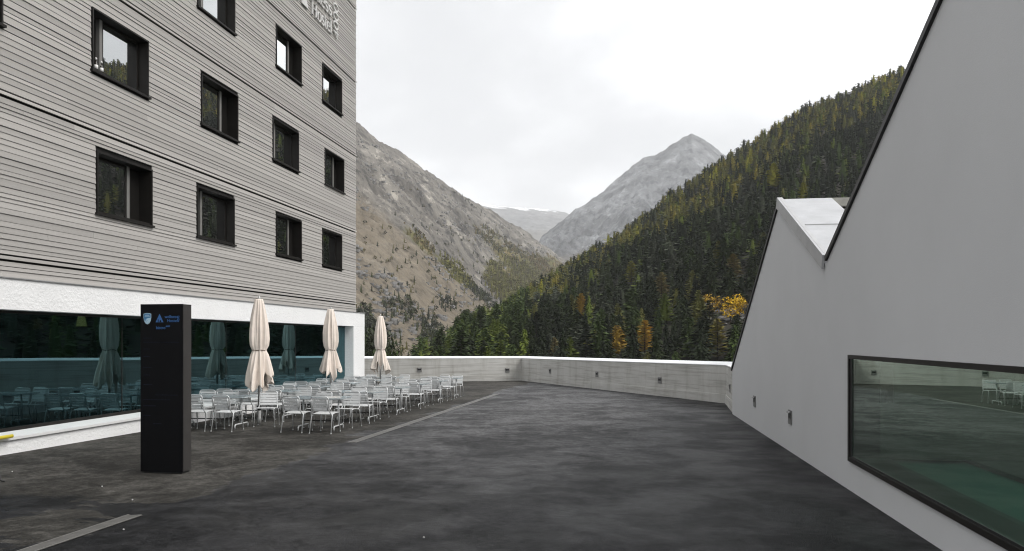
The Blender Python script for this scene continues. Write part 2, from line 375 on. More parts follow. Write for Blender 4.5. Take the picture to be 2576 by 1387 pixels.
def rock_mat(name, rock1, rock2, grass1, grass2, zlo, zhi, nscale, snow=None, cover=False):
    """bare rock above, dry grass below; the limit wanders with noise"""
    m = bpy.data.materials.new(name); m.use_nodes = True; t = m.node_tree; L = t.links.new
    b = t.nodes['Principled BSDF']; b.inputs['Roughness'].default_value = 0.95; b.inputs['Specular IOR Level'].default_value = 0.1
    co = N(t, 'ShaderNodeTexCoord'); o = co.outputs['Object']
    def noise(sc, det=6.0, ro=0.6, st=None, dist=0.0):
        src = o
        if st: mp = N(t, 'ShaderNodeMapping'); mp.inputs['Scale'].default_value = st; L(o, mp.inputs[0]); src = mp.outputs[0]
        n = N(t, 'ShaderNodeTexNoise', Scale=sc, Detail=det, Roughness=ro, Distortion=dist); L(src, n.inputs['Vector']); return n.outputs['Fac']
    def ramp(f, *el):
        r = N(t, 'ShaderNodeValToRGB'); L(f, r.inputs[0]); r.color_ramp.elements[0].position = el[0][0]; r.color_ramp.elements[0].color = (*el[0][1], 1)
        r.color_ramp.elements[1].position = el[1][0]; r.color_ramp.elements[1].color = (*el[1][1], 1)
        for p, c in el[2:]: e = r.color_ramp.elements.new(p); e.color = (*c, 1)
        return r.outputs[0]
    def mix(f, a, c, bt='MIX'):
        k = N(t, 'ShaderNodeMix', data_type='RGBA', blend_type=bt)
        if isinstance(f, float): k.inputs[0].default_value = f
        else: L(f, k.inputs[0])
        L(a, k.inputs[6]); L(c, k.inputs[7]); return k.outputs[2]
    rk = ramp(noise(nscale, 8, 0.65, (1, 1, 0.45), 0.5), (0.34, rock1), (0.62, rock2), (0.70, tuple(min(1, c * 1.25) for c in rock2)))
    ck = ramp(noise(nscale * 3.2, 8, 0.75, (1, 1, 0.35), 0.3), (0.42, (0.40, 0.41, 0.44)), (0.48, (1, 1, 1)), (0.56, (1.0, 1.0, 1.0)), (0.62, (1.9, 1.9, 1.88)))
    rk = mix(0.9, rk, ck, 'MULTIPLY')
    gk = ramp(noise(nscale * 1.3, 7, 0.65), (0.33, grass1), (0.62, grass2), (0.72, tuple(0.5 * (a + c) for a, c in zip(grass2, rock2))))
    gk = mix(0.85, gk, ramp(noise(nscale * 6, 8, 0.78), (0.40, (0.55, 0.56, 0.58)), (0.52, (1, 1, 1)), (0.60, (1, 1, 1)), (0.66, (1.45, 1.45, 1.45))), 'MULTIPLY')
    sp = N(t, 'ShaderNodeSeparateXYZ'); L(o, sp.inputs[0])
    nn = noise(nscale * 0.8, 6, 0.62, None, 0.6)
    ad = N(t, 'ShaderNodeMath', operation='MULTIPLY_ADD'); L(nn, ad.inputs[0]); ad.inputs[1].default_value = (zhi - zlo) * 2.4; L(sp.outputs[2], ad.inputs[2])
    mr = N(t, 'ShaderNodeMapRange', interpolation_type='SMOOTHSTEP'); L(ad.outputs[0], mr.inputs[0]); mr.inputs[1].default_value = zlo + (zhi - zlo) * 1.2; mr.inputs[2].default_value = zhi + (zhi - zlo) * 1.2
    if cover:
        at = N(t, 'ShaderNodeAttribute', attribute_name='cover'); nn2 = noise(nscale * 1.6, 8, 0.7, None, 0.4)
        a2 = N(t, 'ShaderNodeMath', operation='MULTIPLY_ADD'); L(nn2, a2.inputs[0]); a2.inputs[1].default_value = 1.5; L(at.outputs['Fac'], a2.inputs[2])
        m2 = N(t, 'ShaderNodeMapRange', interpolation_type='SMOOTHSTEP'); L(a2.outputs[0], m2.inputs[0]); m2.inputs[1].default_value = 1.0; m2.inputs[2].default_value = 1.5
        c = mix(m2.outputs[0], rk, gk)
        am = N(t, 'ShaderNodeAttribute', attribute_name='meadow'); nn3 = noise(nscale * 2.4, 8, 0.72, None, 0.4)
        a3 = N(t, 'ShaderNodeMath', operation='MULTIPLY_ADD'); L(nn3, a3.inputs[0]); a3.inputs[1].default_value = 1.6; L(am.outputs['Fac'], a3.inputs[2])
        m3 = N(t, 'ShaderNodeMapRange', interpolation_type='SMOOTHSTEP'); L(a3.outputs[0], m3.inputs[0]); m3.inputs[1].default_value = 1.1; m3.inputs[2].default_value = 1.5
        mk = ramp(noise(nscale * 3, 6, 0.7), (0.38, (0.085, 0.085, 0.030)), (0.52, (0.135, 0.120, 0.045)), (0.64, (0.18, 0.135, 0.062)))
        c = mix(m3.outputs[0], c, mk)
    else: c = mix(mr.outputs[0], gk, rk)
    if snow:
        ad2 = N(t, 'ShaderNodeMath', operation='MULTIPLY_ADD'); L(noise(nscale * 2.2, 7, 0.65), ad2.inputs[0]); ad2.inputs[1].default_value = snow * 0.35; L(sp.outputs[2], ad2.inputs[2])
        ms = N(t, 'ShaderNodeMapRange'); L(ad2.outputs[0], ms.inputs[0]); ms.inputs[1].default_value = snow * 1.16; ms.inputs[2].default_value = snow * 1.19
        k = N(t, 'ShaderNodeMix', data_type='RGBA'); L(ms.outputs[0], k.inputs[0]); L(c, k.inputs[6]); k.inputs[7].default_value = (0.85, 0.86, 0.88, 1); c = k.outputs[2]
    L(c, b.inputs['Base Color'])
    bp = N(t, 'ShaderNodeBump', Strength=0.7, Distance=0.6 / nscale * 0.12); L(noise(nscale * 2.0, 8, 0.7, (1, 1, 0.5)), bp.inputs['Height']); L(bp.outputs[0], b.inputs['Normal'])
    return m

# ------------------------------------------------------------------ terrain
valley = MB(); valley.box(-14000, 14000, -6000, 16000, -40, -16.0)
tag(valley.build('valley_ground', pmat('valley_grass', (0.05, 0.055, 0.025), 0.95, var=0.4, vscale=0.05)), kind='structure')

HILL_ROWS = [(820, 990, 190, 110, 1010), (1000, 935, 240, 120, 1000), (1060, 905, 270, 125, 995), (1250, 800, 330, 130, 985), (1420, 700, 420, 135, 980),
             (1530, 628, 460, 140, 975), (1800, 428, 540, 140, 970), (2010, 297, 590, 140, 970), (2310, 172, 620, 140, 970),
             (2618, 128, 600, 130, 975), (3325, -50, 520, 110, 985), (4579, -330, 400, 90, 1000), (6500, -700, 300, 70, 1020)]
hill = Slope(HILL_ROWS, 1.05, lambda X, Y, z, t: fbm(X / 70, Y / 70, 4) * 7 * np.clip(t * 3, 0, 1) * np.clip(1.3 - t, 0.25, 1))
tag(hill.build('right_hillside', pmat('forest_floor', (0.010, 0.011, 0.006), 0.95, col2=(0.032, 0.025, 0.016), vscale=0.08), 820, 6500, 150, 60, 1.3), kind='structure')

def lm_rough(X, Y, z, t):
    up = np.clip((z - 10) / 160, 0.06, 1)
    return (ridged(X / 150 + 3, Y / 240, 6, 0.6) - 0.45) * 62 * up * np.clip(1.25 - t * 0.95, 0.18, 1) + ridged(X / 44, Y / 70, 5, 0.65) * 17 * up * np.clip(1.2 - t, 0.12, 1) + fbm(X / 18, Y / 18, 3) * 2.6 * np.clip(t * 4, 0, 1)
LEFT_ROWS = [(300, -100, 1100, 230, 960), (600, 100, 1200, 250, 950), (895, 323, 1300, 290, 940), (960, 366, 1370, 310, 935), (1050, 424, 1470, 350, 925), (1130, 470, 1560, 430, 900),
             (1200, 521, 1650, 520, 870), (1330, 600, 1850, 760, 815), (1430, 672, 2050, 1100, 770), (1500, 722, 2200, 1400, 760), (1620, 800, 2300, 1700, 810)]
leftm = Slope(LEFT_ROWS, 1.25, lm_rough)
tag(leftm.build('left_mountainside', rock_mat('left_mountain_surface', (0.076, 0.070, 0.063), (0.208, 0.193, 0.170), (0.125, 0.103, 0.075), (0.205, 0.176, 0.135), 90, 170, 0.014, cover=True), 700, 1620, 520, 400, 1.15), kind='structure')
lmo = bpy.data.objects['left_mountainside']; nv = len(lmo.data.vertices); co = np.empty(nv * 3, np.float32); lmo.data.vertices.foreach_get('co', co); co = co.reshape(-1, 3)
lZ = -co[:, 0] * SA + co[:, 1] * CA; lu = CX + F * (co[:, 0] * CA + co[:, 1] * SA) / lZ; lp = HY - (co[:, 2] - CZ) * F / lZ
rib = np.interp(lu, [700, 902, 1023, 1249, 1300, 1620], [420, 487, 582, 766, 850, 1200])          # dry grass lies below the rib, bare rock and scree above it
cov = np.clip((lp - rib) / 60 + 0.35, 0, 1) + 0.45 * np.exp(-((lu - 1330) / 90) ** 2 - ((lp - 690) / 60) ** 2)
def _ell(cu, cp, ru_, rp_, sl): return np.clip(1 - ((lu - cu) / ru_) ** 2 - (((lp - cp) - sl * (lu - cu)) / rp_) ** 2, 0, 1)
mead = _ell(1055, 610, 60, 26, 0.8) * 0.8 + _ell(1150, 690, 60, 28, 0.8) * 1.0 + _ell(1310, 715, 120, 85, 0.35) * 1.0 + _ell(1280, 630, 120, 34, 0.62) * 0.6 + _ell(1390, 680, 60, 45, 0.4) * 1.0 + _ell(925, 850, 60, 90, 0.2) * 0.8
mm_ = lmo.data.attributes.new('meadow', 'FLOAT', 'POINT'); mm_.data.foreach_set('value', np.clip(mead, 0, 1).astype(np.float32))
ca_ = lmo.data.attributes.new('cover', 'FLOAT', 'POINT'); ca_.data.foreach_set('value', cov.astype(np.float32))

PEAK_ROWS = [(1250, 700, 3000, 2500, 720), (1340, 655, 3100, 2450, 705), (1362, 608, 3150, 2450, 700), (1420, 560, 3200, 2400, 690), (1480, 511, 3300, 2350, 690), (1560, 452, 3400, 2300, 690), (1620, 406, 3450, 2300, 690), (1655, 392, 3480, 2300, 690), (1700, 368, 3500, 2300, 690), (1722, 352, 3500, 2300, 690),
             (1741, 345, 3500, 2300, 690), (1775, 362, 3500, 2300, 690), (1830, 402, 3500, 2300, 690), (1950, 480, 3500, 2300, 690), (2150, 600, 3500, 2300, 700)]
peak = Slope(PEAK_ROWS, 1.1, lambda X, Y, z, t: (ridged(X / 300, Y / 700 + 2, 7, 0.62) - 0.45) * 150 * np.clip(1.16 - t, 0.22, 1) * np.clip(t * 3, 0, 1))
tag(peak.build('grey_peak', rock_mat('peak_rock', (0.062, 0.066, 0.072), (0.185, 0.190, 0.198), (0.10, 0.088, 0.07), (0.15, 0.13, 0.105), 170, 330, 0.0065), 1250, 2150, 320, 220, 1.15), kind='structure')

FAR_ROWS = [(1000, 470, 7200, 4600, 650), (1150, 498, 7200, 4600, 650), (1200, 512, 7200, 4600, 650), (1260, 521, 7300, 4700, 650), (1330, 524, 7400, 4700, 650), (1400, 532, 7500, 4800, 655), (1440, 540, 7500, 4800, 655), (1520, 520, 7500, 4800, 655), (1700, 500, 7500, 4800, 655)]
farm = Slope(FAR_ROWS, 1.15, lambda X, Y, z, t: (ridged(X / 700, Y / 900, 6, 0.55) - 0.45) * 130 * np.clip(1.2 - t, 0.2, 1))
tag(farm.build('far_mountain', rock_mat('far_mountain_surface', (0.09, 0.09, 0.093), (0.16, 0.16, 0.16), (0.10, 0.09, 0.078), (0.14, 0.13, 0.115), 600, 950, 0.003, snow=1270), 1000, 1700, 260, 160, 1.12), kind='structure')

# ------------------------------------------------------------------ terrace
TER = [(-24, -8), (14, -8), (14, 22.6), (3.2, 22.6), (3.3, 26.4), (-6.25, 42.95), (-14.4, 39.2), (-24, 34.8)]
t = MB()
n = len(TER)
t.add([(x, y, gz(y)) for x, y in TER] + [(x, y, -18) for x, y in TER], [tuple(range(n)), tuple(range(n, 2 * n))[::-1]] + [(i, (i + 1) % n, n + (i + 1) % n, n + i) for i in range(n)])
tag(t.build('terrace_pavement', M['asphalt']), kind='structure')

# parapet
PW = [(-24.0, 34.6), (-14.34, 39.05), (-6.25, 42.78), (3.13, 26.29), (2.86, 22.05)]
PH = 1.27
par = tag(empty('parapet_wall', (-6.25, 42.78, gz(42.78))), 'long low concrete parapet with white metal coping closing the terrace', 'wall')
def off_pts(pts, d):
    """offset a polyline outward (left of travel is outside)"""
    out = []
    for i, p in enumerate(pts):
        p = Vector(p)
        a = (p - Vector(pts[i - 1])).normalized() if i > 0 else None
        b = (Vector(pts[i + 1]) - p).normalized() if i < len(pts) - 1 else None
        na = Vector((-a.y, a.x)) if a else None; nb = Vector((-b.y, b.x)) if b else None
        nn = na if nb is None else nb if na is None else (na + nb).normalized()
        k = 1.0 if (na is None or nb is None) else 1 / max(0.5, nn.dot(na))
        out.append(p + nn * d * k)
    return out
def wall_strip(mb, i0, i1, din, dout, zlo, zhi, rise=0.0):
    a = off_pts(PW, din); b = off_pts(PW, dout)
    for i in range(i0, i1):
        ps = [a[i], a[i + 1], b[i + 1], b[i]]
        mb.add([(p.x, p.y, gz(p.y) + zlo) for p in ps] + [(p.x, p.y, gz(p.y) + zhi + (rise if k_ > 1 else 0)) for k_, p in enumerate(ps)],
               [(0, 3, 2, 1), (4, 5, 6, 7), (0, 1, 5, 4), (1, 2, 6, 5), (2, 3, 7, 6), (3, 0, 4, 7)])
off0 = par.location
def child_world(o, parent):
    o.parent = parent; o.matrix_parent_inverse = Matrix.Translation(-Vector(parent.location)) if True else None
    return o
for i in range(4):
    mb = MB(); wall_strip(mb, i, i + 1, 0.0, 0.28, -0.2 if i else -0.2, PH); child_world(mb.build('wall_panel', M['concrete']), par)
    mb = MB(); wall_strip(mb, i, i + 1, -0.02, 0.30, PH + 0.003, PH + 0.03, 0.10); child_world(mb.build('coping', M['coping']), par)
    mb = MB(); wall_strip(mb, i, i + 1, -0.035, -0.003, -0.1, 0.30); child_world(mb.build('base_strip', M['concrete']), par)
# recessed wall lights
def wall_light(x, y, z, ang, label):
    e = tag(empty('wall_light', (x, y, z), ang), label, 'light', 'recessed wall lights along the terrace')
    w, h = 0.13, 0.125                      # local: x along the wall, -y out of the wall
    m = MB(); m.box(-w, w, -0.018, 0.0, -h, h); m.build('face_plate', M['lamp'], e)
    m = MB(); m.box(-w * 0.72, w * 0.72, -0.022, -0.0185, -h * 0.15, h * 0.62); m.build('light_slot', M['lampdark'], e)
    m = MB(); m.prism([(-0.055, h * 0.60), (-0.0225, h * 0.66), (-0.0225, h * 0.86), (-0.05, h * 0.70)], 'x', -w * 0.8, w * 0.8); m.build('hood', M['lamp'], e)
    return e
def on_seg(px, i):
    a, b = Vector(PW[i]), Vector(PW[i + 1]); d = (px - CX) / F
    def f(p): return (p.x * CA + p.y * SA) - d * (-p.x * SA + p.y * CA)
    s = f(a) / (f(a) - f(b)); p = a + (b - a) * s; dr = (b - a).normalized()
    return p.x, p.y, math.atan2(dr.y, dr.x)
for px, py, i, lab in ((1055, 931, 1, 'wall light on the far parapet just right of the farthest parasol'), (1276, 932, 1, 'wall light on the far parapet left of the wall corner'),
                       (1384, 934, 2, 'smallest wall light on the right parapet, first after the corner'), (1502, 942, 2, 'second wall light after the corner on the right parapet'),
                       (1660, 957, 2, 'largest wall light on the right parapet, third after the corner'), (1837, 977, 3, 'wall light on the short return wall beside the grey building')):
    x, y, a = on_seg(px, i); Zc = -x * SA + y * CA
    wall_light(x + 0.003 * math.sin(a), y - 0.003 * math.cos(a), CZ + (HY - py) * Zc / F, a, lab)

# drain channel (two visible runs of one line)
def drain(y0, y1, label):
    e = tag(empty('drain_channel', (-5.36, y0, gz(y0))), label, 'drain', 'slotted drain channels in the asphalt')
    m = MB(); m.add([(x, y - y0, gz(y) - gz(y0) + z) for z in (-0.05, 0.004) for x, y in ((-0.070, y0), (0.070, y0), (0.070, y1), (-0.070, y1))],
                    [(0, 3, 2, 1), (4, 5, 6, 7), (0, 1, 5, 4), (1, 2, 6, 5), (2, 3, 7, 6), (3, 0, 4, 7)]); m.build('channel', M['lampdark'], e)
    for s in (-1, 1):
        m = MB(); m.add([(x, y - y0, gz(y) - gz(y0) + z) for z in (0.0045, 0.011) for x, y in ((s * 0.077 - 0.012, y0), (s * 0.077 + 0.012, y0), (s * 0.077 + 0.012, y1), (s * 0.077 - 0.012, y1))],
                        [(0, 3, 2, 1), (4, 5, 6, 7), (0, 1, 5, 4), (1, 2, 6, 5), (2, 3, 7, 6), (3, 0, 4, 7)]); m.build('edge_rail', M['drain'], e)
    m = MB(); y = y0 + 0.02
    while y < y1 - 0.02:
        m.add([(x, yy - y0 + x * 0.5, gz(yy) - gz(y0) + z) for z in (0.0045, 0.010) for x, yy in ((-0.064, y), (0.064, y), (0.064, y + 0.022), (-0.064, y + 0.022))],
              [(0, 3, 2, 1), (4, 5, 6, 7), (0, 1, 5, 4), (1, 2, 6, 5), (2, 3, 7, 6), (3, 0, 4, 7)]); y += 0.036
    tag(m.build('grate', M['drain'], e), kind='stuff')
drain(5.0, 7.5, 'short slotted drain channel in the front left corner of the asphalt')
drain(13.95, 29.9, 'long slotted drain channel running beside the tables')

# ------------------------------------------------------------------ hostel
XF = -10.66                       # cladding plane
Y0H, Y1H, ZT = 3.0, 28.18, 17.6
hostel = tag(empty('hostel_building', (XF, Y1H, gz(Y1H))), 'tall hostel clad in weathered grey boards over a white plastered ground floor', 'building')
def H(o): return child_world(o, hostel)
WIN = [  # Y0, z0, type (which side the dark vent panel is), label
    (13.70, 4.39, 'R', 'window in the lowest row, leftmost, above the dark sign'), (17.25, 4.40, 'L', 'second window of the lowest row'), (21.46, 4.44, 'R', 'third window of the lowest row'), (24.93, 4.45, 'L', 'rightmost window of the lowest row'),
    (9.62, 7.22, 'R', 'window cut by the left edge of the picture'), (13.57, 7.23, 'L', 'window with two small bottles on its sill'), (17.44, 7.25, 'R', 'second window of the middle row'), (21.25, 7.27, 'L', 'third window of the middle row'), (25.14, 7.31, 'R', 'rightmost window of the middle row'),
    (17.28, 10.12, 'L', 'window at the top edge reflecting the sky'), (21.46, 10.15, 'R', 'window of the top row with a pane full of white sky'), (24.93, 10.19, 'L', 'rightmost window of the top row below the lettering')]
WW, WH = 1.78, 1.25
# backing wall with openings
ys = sorted({Y0H, Y1H - 0.03} | {w[0] for w in WIN} | {w[0] + WW for w in WIN}); zs = sorted({2.9, ZT} | {w[1] for w in WIN} | {w[1] + WH for w in WIN})
mb = MB()
for a, b in zip(ys, ys[1:]):
    for c, d in zip(zs, zs[1:]):
        ym, zm = (a + b) / 2, (c + d) / 2
        if any(w[0] < ym < w[0] + WW and w[1] < zm < w[1] + WH for w in WIN): continue
        mb.box(XF - 0.10, XF - 0.03, a, b, c, d)
H(mb.build('backing_wall', M['backing']))
mb = MB(); mb.box(-23.5, XF - 0.45, Y0H, Y1H - 0.03, 2.75, ZT); H(mb.build('wall_core', M['backing']))
mb = MB(); mb.box(XF - 0.45, XF - 0.02, Y1H - 0.028, Y1H - 0.004, 2.9, ZT); mb.box(-23.5, XF - 0.452, Y1H - 0.028, Y1H - 0.004, 2.9, ZT); H(mb.build('end_wall', M['board']))
mb = MB(); mb.box(-23.6, XF + 0.08, Y0H, Y1H + 0.1, ZT + 0.003, ZT + 0.3); H(mb.build('roof', M['greymetal']))
# boards
bm_ = MB(); bm_.add([(0.016, 0, 0), (0.016, 1, 0), (0.004, 1, 1), (0.004, 0, 1), (-0.022, 0, 0), (-0.022, 1, 0), (-0.022, 1, 1), (-0.022, 0, 1)],
                    [(0, 1, 2, 3), (4, 7, 6, 5), (0, 3, 7, 4), (1, 5, 6, 2), (3, 2, 6, 7), (0, 4, 5, 1)])
board_me = bm_.mesh('board', M['board'])
band_me = None
BANDS = [3.245, 6.06, 9.02, 11.90, 14.75]
edges = [2.915] + BANDS + [ZT]
def boards_at(z0, z1, proud=0.0, jitter=0.0):
    cuts = sorted((w[0] - 0.02, w[0] + WW + 0.02) for w in WIN if z0 < w[1] + WH - 0.01 and z1 > w[1] - 0.025)
    segs = []; y = Y0H
    for a, b in cuts: segs.append((y, a)); y = b
    segs.append((y, Y1H + jitter))
    for a, b in segs:
        parts = [(a, b)]
        if b - a > 12 and random.random() < 0.45:
            k = random.uniform(0.35, 0.75); mid = a + (b - a) * k; parts = [(a, mid - 0.002), (mid + 0.002, b)]
        for p, q in parts:
            o = link('board', board_me); o.location = (XF + proud, p, z0); o.scale = (1, q - p, z1 - z0); H(o)
for lo, hi in zip(edges, edges[1:]):
    z = lo + (0.062 if lo != 2.915 else 0.0); top = hi - (0.062 if hi != ZT else 0.0)
    while z < top - 0.06:
        h = random.choice([0.075, 0.095, 0.11, 0.11, 0.13]) if z < 14.6 else 0.26
        if top - (z + h) < 0.08: h = top - z
        g = random.choice([0.004, 0.006, 0.011, 0.004])
        boards_at(z, z + h - g, random.choice([0.0, 0.0, 0.006]), random.choice([-0.012, 0.0, 0.015])); z += h
    if hi != ZT:
        boards_at(hi - 0.028, hi + 0.030, 0.02, 0.02)
# windows
def window(Y, z, typ, label):
    e = empty('window', (XF, Y, z)); H(e); e['label'] = label
    x1, d = 0.035, -0.22; w, h = WW, WH
    def P(name, mat, *boxes):
        m = MB()
        for b in boxes: m.box(*b)
        return m.build(name, mat, e)
    P('frame', M['darkframe'], (-0.34, x1, 0.0, 0.035, 0, h), (-0.34, x1, w - 0.035, w, 0, h), (-0.34, x1, 0.0352, w - 0.0352, h - 0.035, h), (-0.34, 0.0, 0.0352, w - 0.0352, 0, 0.045))
    P('sill', M['darkframe'], (-0.02, 0.075, -0.05, w + 0.03, -0.045, -0.002))
    pw = w * 0.27; mw = 0.085
    if typ == 'L': pan = (0.036, pw); mul = (pw + 0.001, pw + mw); gl = (pw + mw, w - 0.036)
    else: pan = (w - pw, w - 0.036); mul = (w - pw - mw, w - pw - 0.001); gl = (0.036, w - pw - mw)
    P('vent_panel', M['reveal'], (d - 0.10, d - 0.06, pan[0], pan[1], 0.046, h - 0.036))
    P('mullion', M['mullion'], (d - 0.06, d + 0.03, mul[0], mul[1], 0.046, h - 0.036))
    P('casement', M['darkframe'], (d - 0.04, d + 0.012, gl[0] + 0.001, gl[0] + 0.05, 0.046, h - 0.036), (d - 0.04, d + 0.012, gl[1] - 0.05, gl[1] - 0.001, 0.046, h - 0.036), (d - 0.04, d + 0.012, gl[0] + 0.051, gl[1] - 0.051, 0.046, 0.09), (d - 0.04, d + 0.012, gl[0] + 0.051, gl[1] - 0.051, h - 0.085, h - 0.036))
    P('pane', M['winglass'], (d - 0.012, d - 0.002, gl[0] + 0.051, gl[1] - 0.051, 0.091, h - 0.086))
    P('blind', M['reveal'], (d - 0.13, d - 0.11, 0.036, w - 0.036, 0.046, h - 0.036))
    return e
for w in WIN: window(*w)
# two bottles on a sill
for k, (dy, sc) in enumerate(((0.20, 1.0), (0.36, 0.93))):
    m = MB(); e = tag(empty('bottle', (XF - 0.05, 13.57 + dy, 7.23 + 0.046)), ['left of two small bottles standing on a hostel window sill', 'right of two small bottles standing on a hostel window sill'][k], 'bottle', 'bottles on the window sill')
    m.lathe([(0.036 * sc, 0), (0.038 * sc, 0.01), (0.038 * sc, 0.13 * sc), (0.016 * sc, 0.17 * sc), (0.015 * sc, 0.215 * sc)], 10); m.build('body', M['bottle'], e, True)
    m = MB(); m.lathe([(0.0395 * sc, 0.03), (0.0395 * sc, 0.11 * sc)], 10); m.build('bottle_label', M['white'], e, True)
    m = MB(); m.lathe([(0.019 * sc, 0.216 * sc), (0.021 * sc, 0.25 * sc), (0.012 * sc, 0.262 * sc)], 10); m.build('cap', M['white'], e, True)

# ground floor
XP = XF + 0.08; YP = 28.95; GZ0, GZ1 = 0.24, 2.35; YG = 27.74; YGs = 4.5; XG = XP - 0.31
def rough_prism(mb, x0, x1, y0, y1, z0, z1): mb.box(x0, x1, y0, y1, z0, z1)
mb = MB(); mb.box(XG - 0.15, XP, Y0H, YP, GZ1, 2.885); H(mb.build('plaster_lintel', M['plaster']))
for a_, b_ in ((YG, YP - 0.002), (Y0H, YGs)): mb = MB(); mb.box(XG - 0.15, XP - 0.002, a_, b_, -0.55, GZ1 - 0.001); H(mb.build('plaster_pillar', M['plaster']))
mb = MB(); mb.box(XG - 0.15, XP - 0.004, YGs + 0.001, YG - 0.001, -0.55, 0.10); H(mb.build('plaster_plinth', M['plaster']))
mb = MB(); mb.box(XF - 0.02, XP + 0.03, Y0H, YP + 0.03, 2.886, 2.905); H(mb.build('drip_edge', M['greymetal']))
mb = MB(); mb.prism([(XG - 0.02, 0.104), (XP + 0.045, 0.104), (XP + 0.045, 0.150), (XG - 0.02, 0.205)], 'y', YGs + 0.002, YG - 0.002); H(mb.build('window_sill', M['sillm']))
mb = MB(); mb.box(XG - 0.06, XG - 0.021, YGs + 0.002, YG - 0.002, 0.104, 0.27); mb.box(XG - 0.06, XG - 0.021, YGs + 0.002, YG - 0.002, GZ1 - 0.05, GZ1 - 0.002); H(mb.build('glazing_frame', M['darkframe']))
gy = [YGs + 0.002, 10.55, 14.85, 19.1, 23.4, YG - 0.002]
for a, b in zip(gy, gy[1:]):
    mb = MB(); mb.box(XG - 0.05, XG - 0.038, a + 0.012, b - 0.012, 0.271, GZ1 - 0.051); H(mb.build('glass_pane', M['frontglass']))
for y in gy[1:-1]:
    mb = MB(); mb.box(XG - 0.066, XG - 0.034, y - 0.0115, y + 0.0115, 0.2705, GZ1 - 0.0505); H(mb.build('glass_joint', M['darkframe']))
# the dim dining room behind the glass
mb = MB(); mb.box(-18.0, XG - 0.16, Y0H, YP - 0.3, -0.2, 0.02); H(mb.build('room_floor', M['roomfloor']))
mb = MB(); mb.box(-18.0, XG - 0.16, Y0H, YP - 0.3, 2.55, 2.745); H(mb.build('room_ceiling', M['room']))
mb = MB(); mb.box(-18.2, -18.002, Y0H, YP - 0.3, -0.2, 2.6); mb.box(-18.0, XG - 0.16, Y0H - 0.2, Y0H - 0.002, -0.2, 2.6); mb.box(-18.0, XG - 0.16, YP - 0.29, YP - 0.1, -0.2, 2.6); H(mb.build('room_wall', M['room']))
for k, (px, py, xx) in enumerate(((205, 808, -13.2), (95, 815, -14.5))):
    Y, z = onX(px, py, xx); e = tag(empty('pendant_lamp', (xx, Y, z)), ['lit yellow pendant lampshade seen through the hostel glass', 'small dim pendant lampshade deep inside the hostel, at far left'][k], 'lamp', 'pendant lamps in the hostel')
    m = MB(); m.lathe([(0.10, -0.13), (0.12, -0.128), (0.075, 0.12), (0.06, 0.122)], 14); m.build('lamp_shade', M['lampshade'] if k == 0 else M['lampdim'], e, True)
    m = MB(); m.tube([(0, 0, 0.12), (0, 0, 2.55 - z)], 0.006); m.build('cable', M['black'], e)

# lettering on the facade (serif letters built from strokes), reading wellness / Hostel with 4000 turned upright
def stroke_poly(mb, pts, ws, x0, x1):
    pts = [Vector((p[0], p[1])) for p in pts]; k = len(pts)
    for i in range(k - 1):
        a, b = pts[i], pts[i + 1]; d = (b - a).normalized(); nrm = Vector((-d.y, d.x))
        def nn(j):
            q0 = pts[max(0, j - 1)]; q1 = pts[min(k - 1, j + 1)]; dd = (q1 - q0).normalized(); return Vector((-dd.y, dd.x))
        wa, wb = ws[i] / 2, ws[i + 1] / 2; na, nb = nn(i), nn(i + 1)
        poly = [a + na * wa, a - na * wa, b - nb * wb, b + nb * wb]
        mb.prism([(p.x, p.y) for p in poly], 'x', x0, x1)
def arc(cx, cy, rx, ry, a0, a1, k=16): return [(cx + rx * math.cos(R_(a0 + (a1 - a0) * i / k)), cy + ry * math.sin(R_(a0 + (a1 - a0) * i / k))) for i in range(k + 1)]
